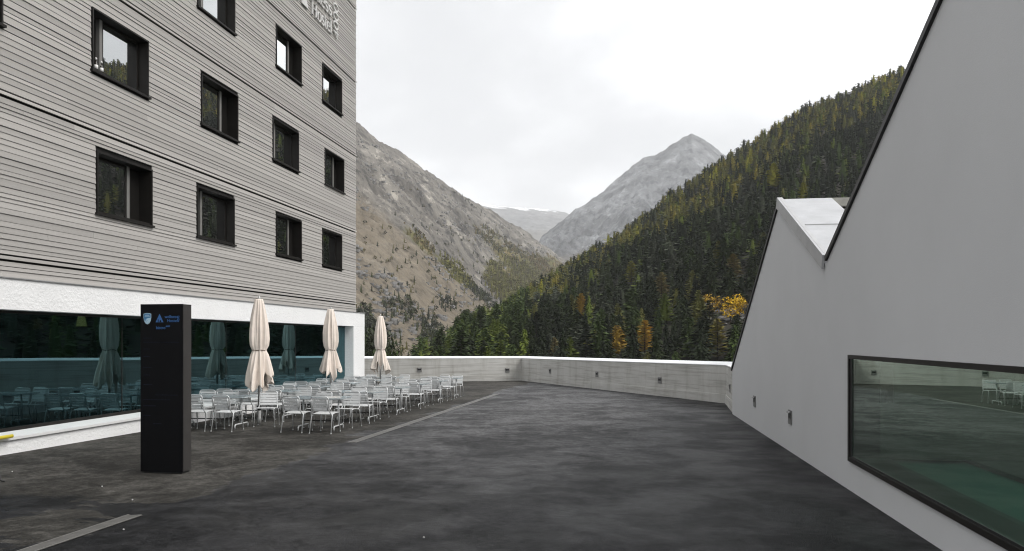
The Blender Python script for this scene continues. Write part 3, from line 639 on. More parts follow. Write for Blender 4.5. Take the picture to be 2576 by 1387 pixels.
def glyph(ch, S):
    """strokes of a letter: list of (points, widths); S = stem width; unit cap height 1, x height 0.68; returns strokes, advance"""
    T = S * 0.42; st = []
    def stem(x, y0, y1, serif=(True, True)):
        st.append(([(x, y0), (x, y1)], [S, S]))
        if serif[0]: st.append(([(x - S, y0 + T / 2), (x + S, y0 + T / 2)], [T, T]))
        if serif[1]: st.append(([(x - S, y1 - T / 2), (x + S * 0.5, y1 - T / 2)], [T, T]))
    def bowl(cx, cy, rx, ry, a0=0, a1=360):
        p = arc(cx, cy, rx, ry, a0, a1, 20); st.append((p, [T + (S * 1.1 - T) * abs(math.cos(math.atan2((y - cy) / ry, (x - cx) / rx))) ** 1.5 for x, y in p]))
    def s_():
        p = arc(0.21, 0.50, 0.135, 0.16, 20, 270, 10) + arc(0.21, 0.18, 0.155, 0.16, 90, -160, 10); st.append((p, [T * 1.2 + (S - T) * math.sin(math.pi * i / (len(p) - 1)) for i in range(len(p))]))
    if ch == 'H': stem(0.12, 0, 1); stem(0.62, 0, 1); st.append(([(0.12, 0.52), (0.62, 0.52)], [T, T])); adv = 0.80
    elif ch == 'l': stem(0.10, 0, 1.02); adv = 0.24
    elif ch == 'o' or ch == 'O': bowl(0.26, 0.335, 0.22, 0.33); adv = 0.55
    elif ch == '0': bowl(0.26, 0.5, 0.22, 0.49); adv = 0.56
    elif ch == 'e':
        bowl(0.25, 0.335, 0.20, 0.33, 15, 320); st.append(([(0.06, 0.38), (0.45, 0.38)], [T, T])); adv = 0.50
    elif ch == 's': s_(); adv = 0.44
    elif ch == 't': st.append(([(0.15, 0.9), (0.15, 0.14)], [S * 0.7, S])); st.append((arc(0.26, 0.13, 0.11, 0.12, 180, 320, 6), [S] * 3 + [T] * 4)); st.append(([(0.03, 0.65), (0.32, 0.65)], [T, T])); adv = 0.37
    elif ch == 'n': stem(0.10, 0, 0.67); st.append((arc(0.28, 0.42, 0.18, 0.24, 160, 0, 8), [T] * 4 + [S] * 5)); stem(0.46, 0, 0.42, (True, False)); adv = 0.60
    elif ch == 'w':
        for a, b, ww in ((0.04, 0.20, S), (0.20, 0.36, T), (0.36, 0.52, S), (0.52, 0.68, T)):
            up = a in (0.04, 0.36); st.append(([(a, 0.67 if up else 0.0), (b, 0.0 if up else 0.67)], [ww, ww]))
        adv = 0.74
    elif ch == '4': st.append(([(0.38, 0), (0.38, 0.98)], [S, S])); st.append(([(0.38, 0.95), (0.04, 0.28)], [T, T])); st.append(([(0.02, 0.27), (0.54, 0.27)], [T * 1.2, T * 1.2])); adv = 0.58
    return st, adv
sign = tag(empty('facade_lettering', (XF, 23.9, 12.76)), 'raised pale serif lettering reading wellness Hostel 4000 high on the boards', 'sign')
def word(txt, Y, z, size, Wd, rot=False):
    advs = [glyph(c, 0.15)[1] for c in txt]; k = Wd / (sum(advs) * size); p = 0.0
    for c, a in zip(txt, advs):
        m = MB(); st, _ = glyph(c, 0.15)
        for pts, ws in st:
            q = [((p + x) * size * k, y * size) for x, y in pts]
            if rot: q = [(-y, x) for x, y in q]
            q = [(Y - 23.9 + x, z - 12.76 + y) for x, y in q]
            stroke_poly(m, q, [w_ * size for w_ in ws], 0.035, 0.075)
        m.build('letter', M['letter'], sign); p += a
word('Hostel', 23.93, 12.75, 0.47, 1.72); word('wellness', 23.05, 13.38, 0.47, 2.60); word('4000', 26.24, 12.74, 0.42, 1.30, True)
for poly in ([(21.9, 12.75), (22.3, 12.75), (22.3, 13.2), (22.75, 14.0), (22.55, 14.25)], [(23.18, 12.78), (23.66, 12.78), (22.78, 14.25), (22.62, 14.2), (23.18, 13.4)], [(22.62, 12.78), (22.95, 12.78), (22.95, 13.1), (22.79, 13.28), (22.62, 13.1)]):
    m = MB(); m.prism([(y - 23.9, z - 12.76) for y, z in poly], 'x', 0.035, 0.075); m.build('logo_piece', M['letter'], sign)

# ------------------------------------------------------------------ annex with saw-tooth gable
XR = 2.79
annex = tag(empty('annex_building', (XR, 15.0, gz(15))), 'pale grey plastered annex with saw-tooth roofline and a long low window', 'building')
def AX(o): return child_world(o, annex)
PROF = [(22.0, 0.97), (15.12, 4.42), (11.6, 2.93), (4.55, 6.25), (1.0, 4.75), (-6.0, 8.05)]
pz = lambda y: float(np.interp(y, [p[0] for p in PROF[::-1]], [p[1] for p in PROF[::-1]]))
WY0, WY1, WZ0, WZ1 = 4.2, 10.36, 0.26, 1.635
YB = [-6.0, 1.0, WY0, 4.55, WY1, 11.6, 15.12, 22.0]
bm = bmesh.new()
def q(ps):
    f = bm.faces.new([bm.verts.new((XR, y, z)) for y, z in ps]); return f
for a, b in zip(YB, YB[1:]):
    ga, gb = -0.6, -0.6
    if a >= WY0 - 1e-6 and b <= WY1 + 1e-6:
        q([(a, ga), (b, gb), (b, WZ0), (a, WZ0)]); q([(a, WZ1), (b, WZ1), (b, pz(b)), (a, pz(a))])
    else:
        zs_ = sorted({WZ0, WZ1} | {0.97}) if True else []
        za_, zb_ = pz(a), pz(b)
        lo = ga
        for zz in (WZ0, WZ1 if min(za_, zb_) > WZ1 else None):
            if zz is None: continue
            q([(a, lo), (b, lo), (b, zz), (a, zz)]); lo = zz
        q([(a, lo), (b, lo), (b, zb_), (a, za_)])
bmesh.ops.remove_doubles(bm, verts=bm.verts, dist=1e-4)
ext = bmesh.ops.extrude_face_region(bm, geom=bm.faces[:])
bmesh.ops.translate(bm, verts=[v for v in ext['geom'] if isinstance(v, bmesh.types.BMVert)], vec=(0.35, 0, 0))
bmesh.ops.recalc_face_normals(bm, faces=bm.faces)
me = bpy.data.meshes.new('gable_wall'); bm.to_mesh(me); bm.free(); me.materials.append(M['wallplaster']); AX(link('gable_wall', me))
XE = 3.74
# roof slabs over the gable strip
def slab(name, mat, i, x0, x1, t0, t1, parent=annex, ext0=0.0, ext1=0.0):
    (ya, za), (yb, zb) = PROF[i], PROF[i + 1]; m = MB(); d = Vector((yb - ya, zb - za)); d.normalize()
    a = Vector((ya, za)) - d * ext0; b = Vector((yb, zb)) + d * ext1
    nrm = Vector((-d.y, d.x)); nrm = nrm if nrm.y > 0 else -nrm
    ps = [a + nrm * t0, b + nrm * t0, b + nrm * t1, a + nrm * t1]
    m.prism([(p.x, p.y) for p in ps], 'x', x0, x1); return AX(m.build(name, mat))
for i in (0, 2, 4): slab('roof_slab', M['blacktrim'], i, XR - 0.035, XE, 0.002, 0.07, ext0=0.05 if i == 0 else -0.09, ext1=-0.02)
for i in (1, 3):
    (ya, za), (yb, zb) = PROF[i], PROF[i + 1]
    slab('roof_slab', M['roofmetal'], i, XR - 0.01, XE, 0.002, 0.10, ext0=0.03, ext1=-0.045)
    slab('verge_flashing', M['roofmetal'], i, XR - 0.05, XR - 0.012, -0.075, 0.135, ext0=0.03, ext1=-0.03)
    slab('verge_upstand', M['greymetal'], i, XR - 0.0095, XR + 0.05, 0.1005, 0.135, ext0=0.03, ext1=-0.05)
    for s, k in ((0.52, 1),):
        y, z = ya + (yb - ya) * s, za + (zb - za) * s; m = MB(); m.box(XR + 0.06, XE, y - 0.008, y + 0.008, z + 0.095, z + 0.122); AX(m.build('sheet_seam', M['greymetal']))
mb = MB(); mb.box(3.15, 13.0, 11.9, 21.9, -0.5, 0.9); mb.box(3.15, 13.0, -6.0, 3.0, -0.5, 2.3); mb.box(8.6, 13, 3.0, 11.9, -0.5, 2.3); AX(mb.build('annex_body', M['wallplaster']))
mb = MB()
for a, b in zip(PROF, PROF[1:]): mb.prism([(a[0], 0.91), (b[0], 0.91), (b[0], b[1] - 0.01), (a[0], a[1] - 0.01)], 'x', 3.142, XE - 0.02) if a[0] > 12 else mb.prism([(a[0], 2.62), (b[0], 2.62), (b[0], b[1] - 0.01), (a[0], a[1] - 0.01)], 'x', 3.142, XE - 0.02)
AX(mb.build('gable_core', M['wallplaster']))
# window of the annex
win = empty('window', (XR, WY1, WZ0)); AX(win)
m = MB(); fw = 0.05
def wb(m, x0, x1, y0, y1, z0, z1): m.box(x0 - XR, x1 - XR, y0 - WY1, y1 - WY1, z0 - WZ0, z1 - WZ0)
wb(m, XR - 0.03, XR + 0.355, WY1 - fw, WY1 - 0.001, WZ0 + 0.001, WZ1 - 0.001); wb(m, XR - 0.03, XR + 0.355, WY0 + 0.001, WY0 + fw, WZ0 + 0.001, WZ1 - 0.001)
wb(m, XR - 0.03, XR + 0.355, WY0 + fw + 0.0005, WY1 - fw - 0.0005, WZ0 + 0.001, WZ0 + fw); wb(m, XR - 0.03, XR + 0.355, WY0 + fw + 0.0005, WY1 - fw - 0.0005, WZ1 - fw, WZ1 - 0.001)
m.build('frame', M['darkframe'], win)
m = MB(); g0, g1 = XR - 0.012, XR + 0.03
wb(m, g0, g1, WY1 - fw - 0.075, WY1 - fw - 0.001, WZ0 + fw + 0.001, WZ1 - fw - 0.001); wb(m, g0, g1, WY0 + fw + 0.001, WY1 - fw - 0.076, WZ0 + fw + 0.001, WZ0 + fw + 0.03); m.build('inner_frame', M['blacktrim'], win)
m = MB(); wb(m, XR + 0.000, XR + 0.010, WY0 + fw + 0.002, WY1 - fw - 0.077, WZ0 + fw + 0.031, WZ1 - fw - 0.002); m.build('pane', M['poolglass'], win)
m = MB(); wb(m, XR - 0.0285, XR - 0.0125, WY0 + fw + 0.001, WY1 - fw - 0.001, WZ0 + fw + 0.0005, WZ0 + fw + 0.006); m.build('bead', M['darkframe'], win)
# pool room behind it
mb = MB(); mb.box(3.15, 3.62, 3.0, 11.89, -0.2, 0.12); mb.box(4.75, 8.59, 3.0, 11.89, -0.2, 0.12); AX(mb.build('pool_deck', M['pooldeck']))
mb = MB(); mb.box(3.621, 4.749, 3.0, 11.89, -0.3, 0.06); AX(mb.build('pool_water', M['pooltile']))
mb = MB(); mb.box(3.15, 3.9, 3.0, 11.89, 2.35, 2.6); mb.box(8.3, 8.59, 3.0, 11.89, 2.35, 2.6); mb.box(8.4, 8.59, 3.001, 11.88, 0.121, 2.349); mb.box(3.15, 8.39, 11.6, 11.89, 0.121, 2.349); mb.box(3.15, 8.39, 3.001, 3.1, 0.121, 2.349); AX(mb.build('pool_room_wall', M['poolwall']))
mb = MB(); mb.box(3.901, 8.299, 3.0, 11.89, 2.56, 2.58); AX(mb.build('unseen_roof_light', M['poolglass']))  # unseen opening, widened to let more sky light onto the pool water
for px, py, lab in ((1899, 1010, 'wall light on the grey annex nearest its far corner'), (1989, 1050, 'wall light on the grey annex nearest the long window')):
    Y, z = onX(px, py, XR); wall_light(XR - 0.002, Y, z, R_(-90), lab)

# timber house glimpsed behind the annex roof
hb = tag(empty('timber_house', (7.34, 25, -0.4)), 'timber clad house behind the annex, slatted wall glimpsed beside the white metal roof', 'building')
m = MB(); m.box(-1.4, 0.4, 0.05, 2.6, -14, 6.39); m.build('wall', M['backing'], hb)
sl = MB(); sl.box(-1.42, 0.4, 0.0, 0.045, 0, 0.20); sl_me = sl.mesh('slat', M['clad2'])
for k in range(24): link('slat', sl_me, hb, (0, 0, 0.62 + k * 0.24))
m = MB(); m.box(-1.5, 0.5, -0.15, 2.75, 6.40, 6.66); m.build('roof', M['clad2'], hb)

# ------------------------------------------------------------------ sign pylon
PX0, PX1, PY0, PT, PHT = -7.11, -6.44, 10.08, 0.23, 2.47
pyl = tag(empty('sign_pylon', ((PX0 + PX1) / 2, PY0, gz(PY0))), 'tall black information pylon with blue logos standing on the asphalt', 'sign')
hw = (PX1 - PX0) / 2
m = MB(); m.box(-hw + 0.012, hw - 0.012, 0.012, PT, 0.03, PHT - 0.012); bo = m.build('body', M['pylonside'], pyl)
m = MB(); m.box(-hw, hw, -0.008, 0.011, 0.022, PHT); m.build('front_panel', M['pylon'], pyl)
m = MB(); m.box(-hw + 0.011, hw - 0.011, 0.0115, PT + 0.001, PHT - 0.0115, PHT - 0.002); m.build('top_cap', M['pylon'], pyl)
m = MB(); m.box(-hw + 0.03, hw - 0.03, 0.02, PT - 0.02, -0.02, 0.03); m.build('foot', M['blacktrim'], pyl)
# logos: pixel frame of the pylon face (0..1 across, metres from top)
def fx(u): return -hw + u * 2 * hw
sh = [(-0.06, 0.075), (-0.03, 0.083), (0, 0.086), (0.03, 0.083), (0.06, 0.075), (0.061, 0.02), (0.052, -0.03), (0.03, -0.065), (0, -0.08), (-0.03, -0.065), (-0.052, -0.03), (-0.061, 0.02)]
sx, sz = fx(0.165), PHT - 0.215
def plate(name, poly, mat, y0, y1): m = MB(); m.prism(poly, 'y', y0, y1); return m.build(name, mat, pyl)
plate('shield_emblem', [(sx + x, sz + z) for x, z in sh], M['bluelight'], -0.0105, -0.0082)
plate('shield_field', [(sx + x * 0.88, sz + z * 0.88 + 0.003) for x, z in sh], M['blueshield'], -0.0125, -0.0107)
wave = [(0.052, 0.018), (0.02, 0.012), (-0.008, 0.004), (-0.03, -0.016), (-0.034, -0.038), (-0.022, -0.055), (0.0, -0.068), (0.026, -0.056), (0.045, -0.027)]
plate('shield_wave', [(sx + x, sz + z) for x, z in wave], M['bluelight'], -0.0145, -0.0127)
cur = MB(); pts = [(sx - 0.012 + 0.018 * (1 - k / 14) * math.cos(k * 0.55), -0.0155, sz - 0.028 + 0.018 * (1 - k / 14) * math.sin(k * 0.55)) for k in range(12)]
cur.tube(pts, 0.0028, 5); cur.build('wave_curl', M['blueshield'], pyl)
for dz, wd_ in ((0.055, 0.03), (0.04, 0.04)): plate('shield_line', [(sx - wd_, sz + dz - 0.004), (sx + wd_, sz + dz - 0.004), (sx + wd_, sz + dz + 0.004), (sx - wd_, sz + dz + 0.004)], M['bluelight'], -0.0140, -0.0127)
tx, tz = fx(0.455), PHT - 0.21
plate('triangle_logo', [(tx - 0.062, tz - 0.055), (tx + 0.062, tz - 0.055), (tx, tz + 0.068)], M['blue'], -0.0105, -0.0082)
plate('logo_house', [(tx + 0.004, tz - 0.052), (tx + 0.028, tz - 0.052), (tx + 0.028, tz - 0.034), (tx + 0.016, tz - 0.02), (tx + 0.004, tz - 0.034)], M['pylon'], -0.0125, -0.0107)
plate('logo_tree', [(tx - 0.026, tz - 0.052), (tx - 0.014, tz - 0.052), (tx - 0.014, tz - 0.02), (tx - 0.020, tz - 0.004), (tx - 0.026, tz - 0.02)], M['pylon'], -0.0125, -0.0107)
def text(txt, size, x, z, mat, name='lettering', rot=0.0):
    cu = bpy.data.curves.new('t', 'FONT'); cu.body = txt; cu.size = size; cu.extrude = 0.001; cu.resolution_u = 2
    o = bpy.data.objects.new('t', cu); COL.objects.link(o); bpy.context.view_layer.update()
    me = bpy.data.meshes.new_from_object(o.evaluated_get(bpy.context.evaluated_depsgraph_get())); bpy.data.objects.remove(o)
    me.materials.clear(); me.materials.append(mat)
    r = link(name, me, pyl, (x, -0.0095, z)); r.rotation_euler = (R_(90), rot, 0); return r
text('wellness', 0.062, fx(0.575), tz + 0.005, M['blue']); text('Hostel', 0.062, fx(0.635), tz - 0.052, M['blue']); text('4000', 0.046, fx(0.925), tz - 0.052, M['blue'], rot=R_(-90))
text('bistro', 0.062, fx(0.375), PHT - 0.365, M['blue']); text('4000', 0.034, fx(0.60), PHT - 0.335, M['blue'])
for k, (u0, u1, dz) in enumerate(((0.06, 0.26, 0.50), (0.06, 0.60, 0.56), (0.45, 0.92, 0.56), (0.07, 0.22, 0.77), (0.06, 0.26, 0.93), (0.07, 0.22, 1.04), (0.07, 0.27, 1.18), (0.35, 0.88, 1.33), (0.07, 0.70, 1.40), (0.07, 0.36, 1.49), (0.07, 0.24, 1.63), (0.3, 0.5, 1.75), (0.07, 0.22, 0.66))):
    z = PHT - dz; plate('text_line', [(fx(u0), z), (fx(u1), z), (fx(u1), z + 0.010), (fx(u0), z + 0.010)], M['bluefaint'], -0.0100, -0.0082)

# ------------------------------------------------------------------ chairs, tables, parasols
def make_chair():
    root = empty('garden_chair'); w = 0.215                    # local: back at -y, seat looks to +y
    m = MB()                                                   # bent tube: back loop and seat rails
    path = []
    half = [(-w, 0.20, 0.425), (-w, 0.05, 0.432), (-w, -0.17, 0.405), (-w + 0.004, -0.225, 0.46), (-w + 0.012, -0.285, 0.80)]
    full = half + [(-x, y, z) for x, y, z in half[::-1]]
    m.tube(round_path(full, 0.07, 4), 0.0115, 6); m.build('frame', M['chairtube'], root, True)
    for s in (-1, 1):
        m = MB(); m.tube(round_path([(s * w, 0.17, 0.425), (s * w, 0.215, 0.42), (s * (w + 0.02), 0.235, 0.0)], 0.05, 4), 0.011, 6); m.lathe([(0.015, 0), (0.015, 0.018), (0.010, 0.024)], 8, (s * (w + 0.02), 0.235)); m.build('leg', M['chairtube'], root, True)
        m = MB(); m.tube(round_path([(s * w, -0.10, 0.412), (s * (w + 0.022), -0.165, 0.405), (s * (w + 0.035), -0.255, 0.0)], 0.05, 4), 0.011, 6); m.lathe([(0.015, 0), (0.015, 0.018), (0.010, 0.024)], 8, (s * (w + 0.035), -0.255)); m.build('leg', M['chairtube'], root, True)
        m = MB(); m.tube(round_path([(s * (w - 0.045), -0.243, 0.50), (s * (w - 0.038), -0.296, 0.735)], 0.02), 0.010, 5); m.build('slat_holder', M['chairtube'], root, True)
    s1 = MB(); s1.box(-w + 0.012, w - 0.012, -0.036, 0.036, -0.005, 0.005); sm = s1.mesh('seat_slat', M['chair'])
    for k, (y, z, rx) in enumerate(((0.165, 0.437, 4), (0.088, 0.438, -2), (0.011, 0.433, -5), (-0.066, 0.425, -6), (-0.142, 0.418, -4))):
        o = link('seat_slat', sm, root, (0, y, z)); o.rotation_euler = (R_(rx) * -1, 0, 0)
    s2 = MB(); s2.box(-w + 0.022, w - 0.022, -0.005, 0.005, -0.024, 0.024); bmh = s2.mesh('back_slat', M['chair'])
    for k in range(5):
        z = 0.505 + k * 0.060; y = -0.232 - (z - 0.46) * 0.175 + 0.016
        o = link('back_slat', bmh, root, (0, y, z)); o.rotation_euler = (R_(10), 0, 0)
    return root
def make_table(w=1.25, name='bistro_table'):
    root = empty(name); d = 0.36; h = 0.735
    m = MB(); r = 0.05; pts = []
    for cx_, cy_, a0 in ((w/2 - r, d - r, 0), (-w/2 + r, d - r, 90), (-w/2 + r, -d + r, 180), (w/2 - r, -d + r, 270)): pts += arc(cx_, cy_, r, r, a0, a0 + 90, 4)
    m.prism(pts, 'z', h - 0.022, h); m.build('table_top', M['table'], root)
    m = MB(); m.box(-w/2 + 0.1, w/2 - 0.1, -0.22, -0.19, h - 0.05, h - 0.0225); m.box(-w/2 + 0.1, w/2 - 0.1, 0.19, 0.22, h - 0.05, h - 0.0225); m.build('apron', M['chairtube'], root)
    for s in (-1, 1):
        x = s * (w/2 - 0.2)
        m = MB(); m.tube([(x, 0, 0.115), (x, 0, h - 0.023)], 0.022, 8); m.build('leg', M['chairtube'], root, True)
        m = MB(); m.tube(round_path([(x, -0.30, 0.0), (x, -0.30, 0.10), (x, 0.30, 0.10), (x, 0.30, 0.0)], 0.07, 4), 0.017, 7); m.build('foot', M['chairtube'], root, True)
    m = MB(); m.tube([(-w/2 + 0.2, 0, 0.20), (w/2 - 0.2, 0, 0.20)], 0.012, 6); m.build('stretcher', M['darkframe'], root, True)
    return root
ORD = ['front', 'second', 'third', 'fourth', 'fifth', 'back']
proto_c = make_chair(); proto_s = make_table(1.22); proto_l = make_table(1.75, 'long_table')
used = {'c': False, 's': False, 'l': False}
def put(kind, proto, x, y, rz, label, cat, group):
    if not used[kind]: o = proto; used[kind] = True
    else: o = copy_tree(proto)
    o.location = (x, y, gz(y)); o.rotation_euler = (math.atan(-0.012) if False else 0, 0, rz); tag(o, label, cat, group); return o
jr = random.Random(5)
for j in range(6):
    yb = 15.55 + 2.3 * j
    tl = put('l', proto_l, -9.55 + jr.uniform(-.05, .05), yb + 0.60, jr.uniform(-.03, .03), f'long table beside the hostel glass in the {ORD[j]} row', 'table', 'tables beside the glass')
    ts = put('s', proto_s, -6.95 + jr.uniform(-.05, .05), yb + 0.58, jr.uniform(-.04, .04), f'small table near the drain channel in the {ORD[j]} row', 'table', 'tables near the drain')
    for col, (xs, nm, where) in enumerate((([-10.22, -9.55, -8.80], ['left', 'middle', 'right'], 'table beside the hostel glass'), ([-7.22, -6.62], ['left', 'right'], 'small table near the drain'))):
        for k, x in enumerate(xs):
            put('c', proto_c, x + jr.uniform(-.06, .06), yb + 0.05 + jr.uniform(-.06, .06), jr.uniform(-.10, .10), f'{nm[k]} chair with its back to us, {ORD[j]} row {where}', 'chair', 'metal slat chairs')
            xo = 0.30 if (col == 0 and k == 2 and j == 0) else jr.uniform(-.07, .07)
            put('c', proto_c, x + xo, yb + 1.13 + jr.uniform(-.07, .10) - (0.12 if xo == 0.30 else 0), math.pi + jr.uniform(-.12, .12) + (0.2 if xo == 0.30 else 0), f'{nm[k]} chair facing us across the {ORD[j]} row {where}', 'chair', 'metal slat chairs')

def make_parasol(seed, hem):
    rr = random.Random(seed); root = empty('closed_parasol')
    m = MB(); m.tube([(0, 0, 0), (0, 0, 3.03)], 0.031, 10); m.build('pole', M['pole'], root, True)
    m = MB(); m.lathe([(0.026, 3.0), (0.034, 3.03), (0.026, 3.06), (0.010, 3.10)], 10); m.build('finial', M['pole'], root, True)
    m = MB(); m.lathe([(0.052, 0.0), (0.052, 0.14), (0.046, 0.15), (0.046, 0.30), (0.034, 0.32)], 12); m.build('ground_sleeve', M['pole'], root, True)
    m = MB(); m.lathe([(0.055, 0.34), (0.058, 0.36), (0.058, 0.42), (0.055, 0.44)], 12); m.build('clamp', M['black'], root, True)
    # canopy: pleated cloth; profile radius by height, folds wander with height
    na, nz = 96, 64; ph = [rr.uniform(0, 6.28) for _ in range(6)]; am = [rr.uniform(0.6, 1.2) for _ in range(6)]
    prof = [(3.02, 0.085), (2.9, 0.115), (2.6, 0.165), (2.3, 0.195), (2.05, 0.200), (1.90, 0.185), (1.82, 0.165), (1.78, 0.155), (1.74, 0.16), (1.6, 0.185), (1.4, 0.21), (1.2, 0.235), (1.0, 0.255), (0.8, 0.265)]
    P_z = [p[0] for p in prof][::-1]; P_r = [p[1] for p in prof][::-1]
    vs = []
    for i in range(nz):
        s = i / (nz - 1)
        for j in range(na):
            a = 2 * math.pi * j / na
            hz = hem + 0.26 * abs(((a * 8 / (2 * math.pi) + ph[5]) % 1) * 2 - 1) + 0.14 * math.sin(2 * a + ph[0]) + 0.07 * math.sin(5 * a + ph[1])
            z = 3.02 + (hz - 3.02) * s; r = np.interp(z, P_z, P_r)
            low = max(0.0, min(1.0, (1.72 - z) / 0.5))
            fold = 0.13 * am[0] * math.sin(8 * a + ph[0] + 0.9 * z) + 0.10 * am[1] * math.sin(13 * a + ph[1] - 1.1 * z) + 0.07 * am[2] * math.sin(21 * a + ph[2] + 0.7 * z) + 0.10 * am[3] * math.sin(3 * a + ph[3] + 2 * z)
            amp = 0.55 + 0.45 * min(1, max(0, (3.0 - z) / 0.5)); amp *= 1 + 1.1 * low
            if abs(z - 1.78) < 0.10: amp *= 0.35 + 6.5 * abs(z - 1.78)
            r = r * (1 + amp * fold); vs.append((r * math.cos(a), r * math.sin(a), z))
    fs = [(i * na + j, i * na + (j + 1) % na, (i + 1) * na + (j + 1) % na, (i + 1) * na + j) for i in range(nz - 1) for j in range(na)]
    m = MB(); m.add(vs, fs + [tuple(range(na))]); o = m.build('canopy', M['cloth'], root, True)
    sm = o.modifiers.new('thickness', 'SOLIDIFY'); sm.thickness = 0.006; sm.offset = -1
    m = MB(); m.tube([(0.160 * math.cos(2 * math.pi * k / 24), 0.160 * math.sin(2 * math.pi * k / 24), 1.78 + 0.008 * math.sin(k)) for k in range(24)], 0.011, 5, closed=True); m.build('tie_strap', M['strap'], root, True)
    return root
for k, (px, py, hm, lab) in enumerate(((652, 1067, 0.86, 'nearest closed cream parasol beside the dark sign'), (832, 0, 0.98, 'middle closed cream parasol before the white pillar'), (957, 0, 0.98, 'farthest closed cream parasol before the concrete parapet'))):
    Zc = 18.3 * [1, 110 / 87.5, 110 / 72.5][k]; xc = (px - CX) / F * Zc; x, y = c2w(xc, Zc)
    o = make_parasol(k * 7 + 3, hm); o.location = (x, y, gz(y)); o.rotation_euler = (0, 0, k * 1.3); tag(o, lab, 'parasol', 'closed parasols among the tables')

# things cut by the left edge
yb0 = onX(3, 1085, -10.5)[0]; yb1 = onX(26, 1085, -10.5)[0] - yb0 + 0.10
e = tag(empty('leaning_board', (-10.52, yb0 - 0.10, 0.15)), 'blue board with a rounded yellow foot bar on the white sill at the far left', 'board')
m = MB(); m.prism([(0.03, 0.05), (0.075, 0.05), (0.0, 0.62), (-0.045, 0.62)], 'y', -0.62, 0.0); m.build('panel', M['bluethings'], e)
m = MB(); m.tube(round_path([(0.055, -0.62, 0.034), (0.055, yb1, 0.034)], 0.02), [0.033] * 2, 10); m.lathe([(0.033, 0.0), (0.03, 0.05)], 10, (0.055, -0.3)); m.build('foot_bar', M['yellow'], e, True)
bx, by = ground(5, 1213)
e = tag(empty('folding_stand', (bx - 0.12, by, gz(by))), 'thin black stand leg with a small foot at the left picture edge', 'stand')
for s in ((0.12, 0.0), (-0.12, 0.12), (-0.12, -0.14)):
    m = MB(); m.tube([(0, 0, 0.55), (s[0] * 0.8, s[1] * 0.8, 0.03), (s[0], s[1], 0.012), (s[0] * 1.35, s[1] * 1.35, 0.012)], 0.010, 6); m.build('leg', M['black'], e, True)
m = MB(); m.tube([(0, 0, 0.55), (0, 0, 0.8)], 0.014, 6); m.build('post', M['black'], e, True)

# ------------------------------------------------------------------ trees
def leaf_cards(c, size, up=0.5, r=None):
    """one small irregular leaf spray: a diamond"""
    r = r or random
    a = Vector((r.uniform(-1, 1), r.uniform(-1, 1), r.uniform(-up, up))).normalized(); b = a.cross(Vector((r.uniform(-.4, .4), r.uniform(-.4, .4), 1))).normalized()
    c = Vector(c); return [c - a * size, c - b * size * r.uniform(.35, .6), c + a * size * r.uniform(.8, 1.3), c + b * size * r.uniform(.35, .6)]
def conifer(seed, nb, per, rad, core, droop, lo=0.10, expo=0.85, sz=1.0):
    r = random.Random(seed); v = []; f = []
    for i in range(nb):
        h = lo + (0.985 - lo) * ((i + r.random()) / nb) ** 0.92; L_ = rad * max(0.03, (1 - h)) ** expo * r.uniform(0.6, 1.18) * (0.75 + 0.25 * min(1, (h - lo) * 8)); a = i * 2.4 + r.uniform(-.5, .5)
        for k in range(per):
            q = (k + 0.75) / per * r.uniform(0.85, 1.08); p = Vector((L_ * q * math.cos(a), L_ * q * math.sin(a), h - droop * L_ * q * q + r.uniform(-.008, .008)))
            s = sz * (0.030 + 0.20 * L_) * r.uniform(0.8, 1.3)
            tdir = Vector((math.cos(a), math.sin(a), -droop * q)).normalized(); sd = tdir.cross(Vector((r.uniform(-.5, .5), r.uniform(-.5, .5), 1))).normalized()
            b = len(v); v += [p - tdir * s, p - sd * s * r.uniform(.45, .75), p + tdir * s * 1.2, p + sd * s * r.uniform(.45, .75)]; f.append((b, b + 1, b + 2, b + 3))
    if core:
        b = len(v); n = 7
        for hh, k in ((lo + 0.02, 0.42), (lo + 0.25, 0.40), (0.9, 0.3)):
            rr = rad * (1 - hh) ** expo * k
            v += [Vector((rr * math.cos(2 * math.pi * j / n), rr * math.sin(2 * math.pi * j / n), hh)) for j in range(n)]
        for g in range(2):
            f += [(b + g * n + j, b + g * n + (j + 1) % n, b + (g + 1) * n + (j + 1) % n, b + (g + 1) * n + j) for j in range(n)]
    return np.array([tuple(p) for p in v]), np.array(f)
def broadleaf(seed, n, rx=0.36, rz=0.40, cz=0.58, sz=0.055):
    r = random.Random(seed); v = []; f = []; lobes = [(r.uniform(-.2, .2), r.uniform(-.2, .2), cz + r.uniform(-.22, .24), r.uniform(.14, .24)) for _ in range(9)]
    for i in range(n):
        lx, ly, lz, lr = r.choice(lobes); d = Vector((r.gauss(0, 1), r.gauss(0, 1), r.gauss(0, 1))).normalized() * lr * r.uniform(.5, 1.1)
        q = leaf_cards((lx + d.x, ly + d.y, lz + d.z), sz * r.uniform(.6, 1.2), 0.8, r); b = len(v); v += q; f.append((b, b + 1, b + 2, b + 3))
    return np.array([tuple(p) for p in v]), np.array(f)
def leafmat(name, col, rnd=0.25):
    m = pmat(name, tuple(c * 0.72 for c in col), 0.8, spec=0.15, col2=tuple(min(1, c * 1.35) for c in col), vscale=9.0, rnd=rnd); return m
